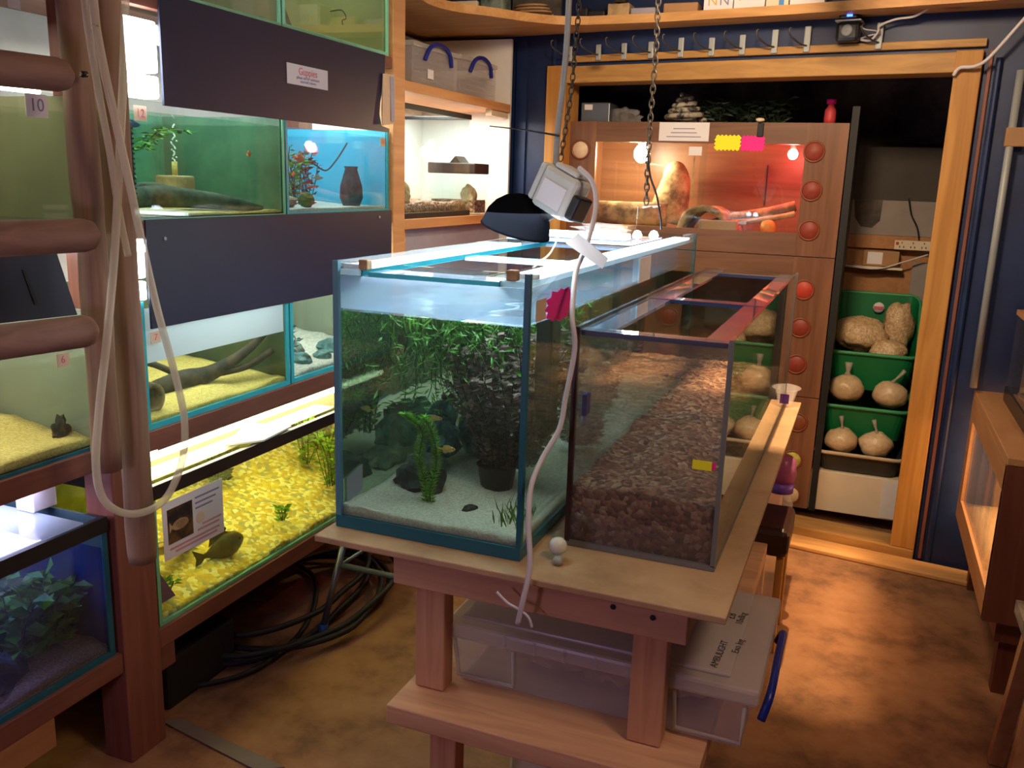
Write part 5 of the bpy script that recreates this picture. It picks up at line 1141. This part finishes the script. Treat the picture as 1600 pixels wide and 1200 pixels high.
tag(MB().blob(at45(1200, 355, 4.36), .04, .04, .036, 7, .1).build('water_bowl', 'card_orange', None, True), 'orange-red round bowl under the branch in the top vivarium', 'bowl')
a, b_ = at45(1092, 343, 4.30), at45(1150, 364, 4.30)
tag(MB().box(a.x, b_.x, 4.29, 4.36, max(b_.z, 1.30), a.z, .003).build('feeding_ledge', 'cardboard'), 'low tan wooden box at the front of the top vivarium', 'box')
tag(MB().box(-.52, -.515, 4.775, 4.79, 1.46, 1.66).build('thermometer_strip', 'dark'), 'thin dark thermometer strip on the red-lit back wall', 'thermometer')
for nm, lab, z, m_ in (('substrate_bed', 'brown bedding on the floor of the middle vivarium', .623, 'brown_gravel'), ('substrate_bed', 'brown bedding on the floor of the bottom vivarium', .081, 'brown_gravel')):
    bed(nm, lab, 'bedding', VX0+.02, VX1-.02, VY0+.02, VY1-.01, z, .04, m_, 0, .02)
point('middle_vivarium_light', (-.75, 4.5, 1.18), .8, (1, .3, .12), .03)
# on top of the stack
zt = 1.8325
T = thing('storage_tin', 'grey-blue tin with a pale label on top of the vivarium stack', 'tin', (-1.3, 4.4, zt))
a, b_ = P(908, 160, y=4.34), P(952, 188, y=4.34)
MB().box(a.x, b_.x, 4.34, 4.50, zt, a.z, .006).build('tin_body', 'metal', T); MB().box(a.x+.02, a.x+.06, 4.337, 4.3395, a.z-.035, a.z-.01).build('label_patch', 'paper', T)
T = thing('coiled_rope', 'coiled patterned grey rope snake heaped on top of the vivarium stack', 'rope', (-.9, 4.4, zt))
pts = []; cx = P(1070, 180, y=4.38).x
for i in range(70):
    a = i*.42; r_ = .095*(1-i/85); pts.append((cx+r_*math.cos(a), 4.38+r_*.6*math.sin(a), zt+.015+i*.0017))
MB().ring_sweep(pts, .013, 7).build('coil', blotch('patterned_rope', (.03, .028, .025), (.42, .36, .28), 26, .6, None, .45, .55), T, True)
tag(MB().blob((P(975, 185, y=4.4).x, 4.42, zt+.02), .08, .06, .05, 14, .5, 3, 3, -.4).build('crumpled_bag', 'tub'), 'crumpled clear bag between the tin and the rope', 'bag')
for k, px in enumerate((1120, 1165, 1210)):
    x = P(px, 180, y=4.4).x
    stems('plastic_plant', ('dark plastic plant heap next to the coiled rope', 'dark plastic plant heap in the middle of the stack top', 'dark plastic plant heap near the red bottle')[k], x, 4.42, zt+.002, 12, .11, .09, .05, .018, 'leaf_dark', 12, up=.1)
x = P(1297, 180, y=4.35).x
T = thing('red_bottle', 'small red bottle with a red cap at the right end of the stack top', 'bottle', (x, 4.36, zt))
MB().lathe([(.024, 0), (.026, .02), (.024, .06), (.014, .075), (.013, .085)], (x, 4.36, zt+.001), 16).build('bottle_body', 'card_red', T, True)
MB().lathe([(.020, .086), (.021, .105), (0, .106)], (x, 4.36, zt+.001), 16).build('cap', 'pink', T, True)

# ------------------------------------------------------------------ ALCOVE RIGHT: boards, sockets, bins
st(MB().box(-.10, .41, 4.86, 4.90, 1.335, 1.505).build('trim_10', 'cream' if False else 'wall'))
st(MB().box(-.10, .41, 4.862, 4.90, 1.506, 1.76).build('trim_11', plain('taupe_board', (.07, .06, .052), .8)))
st(MB().box(-.12, .41, 4.84, 4.90, 1.27, 1.334).build('trim_12', 'orange_wood'))
st(MB().box(-.12, .41, 4.87, 4.90, .30, 1.269).build('trim_13', 'orange_wood'))
st(MB().box(-.128, -.098, 4.24, 4.80, .06, 1.9).build('trim_14', 'dark'))
sticker('wall_stain', 'dark rounded patch on the pale board above the bins', [P(a, b_, y=4.858) for a, b_ in ((1335, 312), (1380, 312), (1375, 345), (1362, 356), (1345, 354), (1336, 340))], (0, .0015, 0), 'alcove', 'stain')
T = thing('socket_strip', 'white four-way socket strip on the brown board above the green bins', 'socket strip', P(1400, 380, y=4.83))
a, b_ = P(1398, 375, y=4.80), P(1456, 393, y=4.80)
MB().box(a.x, b_.x, 4.80, 4.838, b_.z, a.z, .004).build('strip_body', 'cream', T)
MB().box(a.x+.008, a.x+.02, 4.797, 4.7995, a.z-.022, a.z-.008).build('neon_switch', 'vent_bright', T)
for k in range(3):
    x = a.x+.035+k*.05
    for dx, dz in ((0, .012), (-.009, -.008), (.009, -.008)): MB().box(x+dx-.002, x+dx+.002, 4.797, 4.7995, (a.z+b_.z)/2+dz-.004, (a.z+b_.z)/2+dz+.004).build('socket_slot', 'black', T)
a, b_ = P(1350, 390, y=4.82), P(1403, 418, y=4.82)
T = thing('small_parcel', 'small brown parcel with a white label on a thin ledge above the bins', 'parcel', (a.x, 4.82, b_.z))
MB().box(a.x, b_.x, 4.80, 4.868, b_.z+.002, a.z, .004).build('parcel_body', 'cardboard', T); MB().box(a.x+.02, a.x+.09, 4.797, 4.7995, b_.z+.012, a.z-.008).build('white_label', 'paper', T)
tag(MB().box(-.11, b_.x+.02, 4.79, 4.869, b_.z-.012, b_.z).build('thin_ledge', 'cream'), 'thin cream ledge under the small brown parcel', 'ledge')
tag(MB().tube([P(1320, 415, y=4.78), P(1370, 420, y=4.78), P(1410, 410, y=4.78), P(1450, 398, y=4.78)], .004, 6, 5).build('white_lead', 'cable', None, True), 'thin white lead running along the ledge to the socket strip', 'cable')
tag(MB().box(P(1425, 420, y=4.86).x, .41, 4.85, 4.868, .8, P(1440, 410, y=4.86).z).build('torn_board', 'wall'), 'torn grey-white board leaning right of the parcel', 'board')
tag(MB().tube([P(1420, 310, y=4.83), P(1424, 335, y=4.83), P(1433, 355, y=4.83), P(1436, 375, y=4.83)], .004, 6, 5).build('black_lead', 'black', None, True), 'dark lead hanging down to the socket strip', 'cable')
def bin_(label, x0, x1, yf, yb, zf, zb, zlo, body, rim):
    """open-fronted stacking bin: rim falls from the back to the front; x,y lists at the rim"""
    T = thing('stacking_bin', label, 'bin', ((x0+x1)/2, (yf+yb)/2, zlo))
    def loop(ins, drop, low):
        r = .05; out = []
        for (cx, cy, a0) in ((x0+r, yf+r, 180), (x1-r, yf+r, 270), (x1-r, yb-r, 0), (x0+r, yb-r, 90)):
            for k in range(5):
                a = math.radians(a0+k*22.5); x = cx+r*math.cos(a); y = cy+r*math.sin(a)
                t = (y-yf)/(yb-yf); mx, my = (x0+x1)/2, (yf+yb)/2
                x2, y2 = mx+(x-mx)*(1-ins), my+(y-my)*(1-ins)
                z = low if low is not None else zf+(zb-zf)*max(0, (t-.15)/.85)-drop
                out.append(Vector((x2, y2, z)))
        return out
    b = MB(); A = loop(0, 0, None); B = loop(.16, 0, zlo); C = loop(.19, 0, zlo+.006); D = loop(.03, 0, None); n = len(A)
    rings = [[b.bm.verts.new(p) for p in q] for q in (A, B, C, D)]
    for i, (p, q) in enumerate(((0, 1), (1, 2), (2, 3), (3, 0))):
        if i == 1: continue
        for k in range(n): b.bm.faces.new((rings[p][k], rings[p][(k+1) % n], rings[q][(k+1) % n], rings[q][k]))
    b.bm.faces.new(rings[1]); b.bm.faces.new(rings[2])
    b.build('bin_body', body, T); MB().ring_sweep(loop(-.01, .003, None), .009, 8, closed=True).build('rim', rim, T, True)
    return T
B1 = bin_('green stacking bin at the top holding big bags of bedding', -.128, .268, 4.45, 4.82, .80, 1.05, .62, 'green_bin', 'green_rim')
a = P(1373, 480, y=4.80); MB().lathe([(.026, 0), (.026, .002), (0, .0025)], (a.x, 4.788, a.z), 20, 'y').build('round_label', 'paper', B1, True)
MB().box(a.x-.024, a.x+.024, 4.782, 4.7845, a.z-.008, a.z+.006).build('label_band', 'inkred', B1)
B2 = bin_('green stacking bin in the middle holding two tied bags', -.128, .262, 4.345, 4.75, .560, .66, .41, 'green_bin', 'green_rim')
B3 = bin_('dark grey stacking bin with a beige rim holding two tied bags', -.13, .265, 4.252, 4.66, .356, .40, .262, 'grey_bin', 'beige_rim')
def tied_bag(label, px, py, y, r_, mat='bag', lean=0, zf=0):
    p = P(px, py, y=y); T = thing('tied_bag', label, 'bag', (p.x, y, p.z-r_))
    MB().blob(p, r_, r_*.85, r_*.82, int(px), .12, 1.8, 3).build('bag_body', mat, T, True)
    MB().ring_sweep([p+Vector((0, 0, r_*.70)), p+Vector((lean*.3, 0, r_*.98)), p+Vector((lean*.6, 0, r_*1.2)), p+Vector((lean, 0, r_*1.55))], [.022, .008, .013, .018], 10, ell=.6).build('bag_neck', 'bag_neck', T, True)
    return T
tied_bag('round tied bag of sawdust at the left of the middle bin', 1322, 606, 4.415, .080)
tied_bag('round tied bag of sawdust at the right of the middle bin, neck leaning right', 1391, 617, 4.415, .078, lean=.05)
tied_bag('round tied bag of sawdust at the left of the bottom bin', 1314, 688, 4.325, .076, lean=-.01)
tied_bag('round tied bag of sawdust at the right of the bottom bin', 1368, 695, 4.325, .076, lean=-.02)
for (px, py, y, rr, lab, rot, m_) in ((1343, 522, 4.58, (.125, .10, .085), 'big clear bag of coarse bedding at the left of the top green bin', 0, 'bag'), (1403, 512, 4.64, (.070, .07, .125), 'tall clear bag of coarse bedding standing at the right of the top green bin', 0, 'bag_grain'), (1388, 550, 4.52, (.085, .06, .06), 'smaller bag of coarse bedding at the front of the top green bin', 0, 'bag_grain')):
    p = P(px, py, y=y); tag(MB().blob(p, rr[0], rr[1], rr[2], px, .22, 2.2, 3).build('bedding_bag', m_ if m_ == 'bag_grain' else 'bag_grain', None, True), lab, 'bag')
tag(MB().box(-.145, .262, 4.262, 4.66, .062, .258, .004).build('white_box', 'cream'), 'plain cream-white box at the bottom of the bin stack', 'box')
tag(MB().box(.235-.05, .258, 4.2585, 4.2615, .07, .25).build('box_end_panel', 'paper'), 'paler panel on the right of the cream-white box', 'panel')

# ------------------------------------------------------------------ TOP SHELF ITEMS
zs = 2.2585
def shelf_item(nm, lab, cat, px0, px1, h, d, mat, yoff=.05, grp=None):
    a, b_ = P(px0, 15, z=zs+.03), P(px1, 15, z=zs+.03); y = (a.y+b_.y)/2
    yb = 4.012-.14*((a.x+b_.x)/2); yfr = yb-.11
    return tag(MB().box(min(a.x, b_.x), max(a.x, b_.x), yfr, yfr+.09, zs, zs+h, .003).build(nm, mat), lab, cat, grp)
def xat(px, y): return P(px, 15, y=y).x
for k, (p0, p1, body, lab, m_) in enumerate(((1099, 1145, 'NN', 'cream carton lettered NN on the high shelf, left one', 'paper'), (1146, 1195, 'NN', 'taller cream carton lettered NN right next to the first', 'paper'), (1196, 1232, '', 'pale yellow carton with a blue mark on the high shelf', 'cream'), (1233, 1288, 'N', 'cream carton with faint print at the right of the high shelf', 'paper'))):
    yf = 4.012-.14*xat(p0, 3.95)-.155
    x0_, x1_ = xat(p0, yf), xat(p1, yf)
    T = thing('carton', lab, 'carton', ((x0_+x1_)/2, yf, zs))
    T = MB().box(x0_, x1_-.002, yf, yf+.12, zs, zs+.10+.02*k, .002).build('carton_body', m_, T)
    if body:
        for j, ch in enumerate(body): text(ch, .055, frame_mtx((x0_+(x1_-x0_)*(.3+.4*j), yf-.0006, zs+.035+.012*(k > 0)), (1, 0, 0), (0, 0, 1)), 'letter', 'inkblue' if j % 2 else 'gold', T, .0005)
    else: MB().box(x0_+.05, x0_+.07, yf-.0015, yf-.0002, zs+.004, zs+.05).build('blue_mark', 'bluebox', T.parent)
for k, (p0, p1, h, m_, nm, lab, cat) in enumerate(((905, 918, .05, 'dark', 'dark_case', 'dark case lying on the high shelf by the grey tube', 'case'), (918, 945, .035, 'dark', 'dark_tray', 'flat dark tray on the high shelf', 'tray'), (949, 983, .06, 'tan_clay', 'clay_bowl', 'tan clay bowl under a green lid on the high shelf', 'bowl'), (985, 1024, .035, 'lilac', 'grey_packet', 'grey-lilac packet on the high shelf left of the chain', 'packet'), (1036, 1090, .045, 'cardboard', 'flat_carton', 'flat tan carton on the high shelf right of the chain', 'carton'), (700, 745, .05, 'cream', 'folded_cloth', 'cream folded cloth on the curved part of the high shelf', 'cloth'), (750, 785, .08, 'rock_grey', 'grey_box', 'grey-green box on the curved part of the high shelf', 'box'))):
    yf = 4.012-.14*xat(p0, 3.95)-.13
    if px0 if False else p0 < 800: yf = 3.80
    x0_, x1_ = xat(p0, yf), xat(p1, yf)
    tag(MB().box(x0_, x1_, yf, yf+.10, zs, zs+h, .006).build(nm, m_), lab, cat)
tag(MB().box(xat(955, 4.0), xat(975, 4.0), 3.99, 4.07, zs+.062, zs+.085, .008).build('green_lid', 'leaf_dark'), 'dark green lid on the tan clay bowl', 'lid')
tag(MB().box(xat(800, 4.1), xat(870, 4.1)+.02, 4.10, 4.12, zs, zs+.2, .003).build('grey_board', 'alcove'), 'grey board standing against the wall on the high shelf', 'board')
pts = []; cx = P(820, 12, z=zs+.01)
for i in range(46): a = i*.42; pts.append((-1.52+(.10-.0006*i)*math.cos(a), 3.98+.06*math.sin(a), zs+.008+i*.0009))
tag(MB().ring_sweep(pts, .005, 6).build('coiled_cable', 'cardboard', None, True), 'coil of brown cable on the curved part of the high shelf', 'cable')
# camera device under shelf
q = PW(1327, 45, -.05); T = thing('security_camera', 'small black camera with a blue light hanging under the high shelf', 'camera', WM @ Vector((q.x, -.05, q.z)))
MB().box(q.x-.045, q.x+.045, -.09, -.025, q.z-.052, q.z+.022, .014).build('camera_body', 'black', T, mtx=WM)
MB().box(q.x-.05, q.x+.05, -.095, -.022, q.z+.023, q.z+.029, .003).build('band', 'adaptor', T, mtx=WM)
MB().box(q.x-.04, q.x+.04, -.085, -.025, q.z+.03, q.z+.075, .012).build('upper_body', 'black', T, mtx=WM)
MB().lathe([(.022, 0), (.022, .006), (.016, .009), (0, .006)], (q.x, -.0905, q.z-.012), 18, 'y').build('lens', 'steel', T, True, mtx=WM)
MB().box(q.x-.008, q.x+.014, -.0875, -.0855, q.z+.040, q.z+.058, .001).build('indicator_light', 'led_blue', T, mtx=WM)
def wpath(pts, off): return [WM @ Vector((PW(a, b_, o).x, o, PW(a, b_, o).z)) for (a, b_), o in zip(pts, off)]
tag(MB().tube(wpath([(1345, 62), (1360, 63), (1372, 50), (1375, 40), (1400, 30), (1430, 25), (1460, 8), (1490, -6)], [-.04, -.06, -.07, -.06, -.07, -.08, -.10, -.14]), .0045, 8, 6).build('white_cable', 'cable', None, True), 'twin white cable from the black camera up over the shelf edge', 'cable')
tag(MB().tube(wpath([(1338, 34), (1350, 45), (1368, 48), (1375, 52), (1360, 55), (1345, 60)], [-.06, -.07, -.06, -.05, -.055, -.05]), .0028, 6, 6).build('thin_cable', 'cable', None, True), 'thin tangled cable between the black camera and the hook', 'cable')
tag(MB().tube([WM @ Vector((PW(a, b_, -.045-.01*i).x, -.045-.01*i, PW(a, b_, -.045-.01*i).z)) for i, (a, b_) in enumerate([(1490, 118), (1500, 106), (1522, 104), (1540, 95), (1560, 75), (1600, 30), (1650, -25)])], .007, 8, 6).build('white_cable', 'cable', None, True), 'thick white cable running from the door corner up to the right', 'cable')

# ------------------------------------------------------------------ RIGHT SIDE: cabinet, tank, stool
T = thing('cabinet_vivarium', 'brown timber vivarium cabinet with a warm lit glass front along the right wall', 'vivarium', (.7, 3.4, 0))
cx0, cx1, cy0, cy1, cz0, cz1 = .452, .97, 2.88, 3.86, .27, .795
MB().box(cx0, cx1, cy0, cy1, cz1-.025, cz1, .003).build('top_panel', 'orange_wood', T)
MB().box(cx0, cx0+.02, cy0, cy1, cz1-.11, cz1-.026, .002).build('top_rail', 'orange_wood', T)
MB().box(cx0, cx0+.02, cy0, cy1, cz0, cz0+.09, .002).build('bottom_rail', 'orange_wood', T)
MB().box(cx0, cx0+.02, cy1-.08, cy1, cz0+.091, cz1-.111, .002).build('stile', 'orange_wood', T)
MB().box(cx0, cx0+.02, cy0, cy0+.03, cz0+.091, cz1-.111, .002).build('stile', 'dark_wood', T)
MB().box(cx0, cx1, cy0-.003, cy0+.02, cz0, cz1-.026).build('end_panel', 'dark_wood', T)
MB().box(cx0+.021, cx1, cy0+.021, cy1, cz0, cz0+.02).build('floor_panel', 'orange_wood', T)
MB().box(cx1-.015, cx1, cy0+.021, cy1, cz0+.021, cz1-.026).build('back_panel', 'cream', T)
MB().box(cx0+.006, cx0+.010, cy0+.031, cy1-.081, cz0+.091, cz1-.111).build('sliding_glass', 'glass_dusty', T)
tag(MB().grid(cx0+.03, cx1-.02, cy0+.03, cy1-.01, lambda x, y: cz0+.06+.01*noise.noise(Vector((x*20, y*20, 0))), 10, 20, cz0+.021).build('wood_chips', 'bag_grain', None, True), 'pale wood chips on the floor of the right cabinet', 'bedding', kind='stuff')
b = MB(); b.box(.50, .95, 2.92, 3.84, .19, .268)
T2 = thing('low_bench', 'dark low bench carrying the right cabinet', 'bench', (.7, 3.4, 0))
b.build('bench_top', 'dark_wood', T2)
for x in (.52, .90):
    for y in (2.95, 3.75): MB().box(x, x+.05, y, y+.05, 0, .189).build('leg', 'dark_wood', T2)
tank_T = thing('glass_tank', 'black-framed glass tank standing on the right cabinet', 'fish tank', (.75, 3.3, cz1))
tx0, tx1, ty0, ty1, tz0, tz1 = .535, .95, 2.95, 3.72, cz1+.001, 1.12
MB().box(tx0, tx1, ty0, ty1, tz0, tz0+.055, .002).build('base_frame', 'black', tank_T)
MB().box(tx0+.004, tx0+.010, ty0+.004, ty1-.004, tz0+.056, tz1).build('front_pane', 'glass_dusty', tank_T)
MB().box(tx0+.011, tx1, ty1-.010, ty1-.004, tz0+.056, tz1).build('side_pane', 'glass_dusty', tank_T)
MB().box(tx0+.011, tx1, ty0+.004, ty0+.010, tz0+.056, tz1).build('side_pane', 'glass_dusty', tank_T)
MB().box(tx0, tx1, ty0, ty1, tz1+.0005, tz1+.02, .002).build('lid_frame', 'orange_wood', tank_T)
rock('rock', 'pale stone in the black-framed glass tank', (.60, 3.45, .88), (.05, .07, .04), 'rock_tan', 99)
tag(MB().ring_sweep([(.56, 3.30, .96), (.66, 3.05, .97)], .008, 8).build('twisted_stick', 'bag'), 'pale twisted stick in the black-framed glass tank', 'stick')
T = thing('cable_conduit', 'grey conduit pipe running down the blue wall behind the glass tank', 'pipe', P(1560, 590, y=3.90))
a, b_ = P(1578, 225, y=3.90), P(1547, 590, y=3.90)
MB().cyl((a.x, 3.90, .797), (a.x, 3.90, 2.0), .014).build('pipe', 'steel', T, True)
MB().box(a.x-.02, a.x+.05, 3.885, 3.915, a.z-.01, a.z+.06, .004).build('junction_box', 'cardboard', T)
tag(MB().box(.56, .80, 3.45, 3.70, tz1+.021, tz1+.13, .004).build('tan_carton', 'cardboard'), 'tan carton on the lid of the black-framed glass tank', 'carton')
T = thing('orange_packet', 'orange printed packet in front of the tan carton', 'packet', (.6, 3.3, tz1+.02))
MB().box(.575, .75, 3.20, 3.42, tz1+.021, tz1+.075, .01).build('packet_body', 'card_orange', T)
T = thing('white_tub', 'white tub with a blue ring on top of the tan carton', 'tub', (.64, 3.56, tz1+.131))
MB().lathe([(.055, 0), (.06, .08), (.06, .09), (0, .091)], (.645, 3.56, tz1+.132), 20).build('tub_body', 'paper', T, True)
MB().lathe([(.0605, .05), (.0615, .055), (.0615, .065), (.0605, .07)], (.645, 3.56, tz1+.132), 20).build('blue_ring', 'bluehandle', T, True)
T = thing('wooden_stool', 'small worn wooden stool at the far right edge beside the cabinet', 'stool', (.6, 2.35, 0))
s0 = P(1572, 900, x=.47)
MB().slab([(.475, 2.30, s0.z-.035), (.475, 2.56, s0.z-.035), (.80, 2.56, s0.z-.035), (.80, 2.30, s0.z-.035)], (0, 0, .035)).build('seat', 'drift' if False else 'cork', T)
for (x, y, dx, dy) in ((.52, 2.34, -.03, -.02), (.52, 2.52, -.03, .03), (.76, 2.34, .03, -.02), (.76, 2.52, .03, .03)):
    MB().bar((x, y, s0.z-.036), (x+dx, y+dy, 0.004), .038, .038, up=(0, 1, 0)).build('leg', 'orange_wood', T)
# coil of black hose on the floor
pts = []
for i in range(90):
    a = i*.30; k = i/90
    pts.append((-1.80+(.26+.08*math.sin(i*.21))*math.cos(a)*1.0, 2.50+(.42+.05*math.sin(i*.13))*math.sin(a), .015+.02*(i//21)+.006*math.sin(i*.5)))
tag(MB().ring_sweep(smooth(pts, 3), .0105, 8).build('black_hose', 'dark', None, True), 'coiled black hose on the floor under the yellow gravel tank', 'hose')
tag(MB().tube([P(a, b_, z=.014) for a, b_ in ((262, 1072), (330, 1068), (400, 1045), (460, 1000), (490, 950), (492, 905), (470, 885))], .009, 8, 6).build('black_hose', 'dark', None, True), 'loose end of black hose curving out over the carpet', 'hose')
tag(MB().box(-2.12, -1.75, 1.8, 2.1, 0, .16, .01).build('dark_gap_block', 'dark'), 'dark block added for the shaded gap under the left end of the yellow gravel tank', 'crate')  # near-black block added where the gap lies in shade
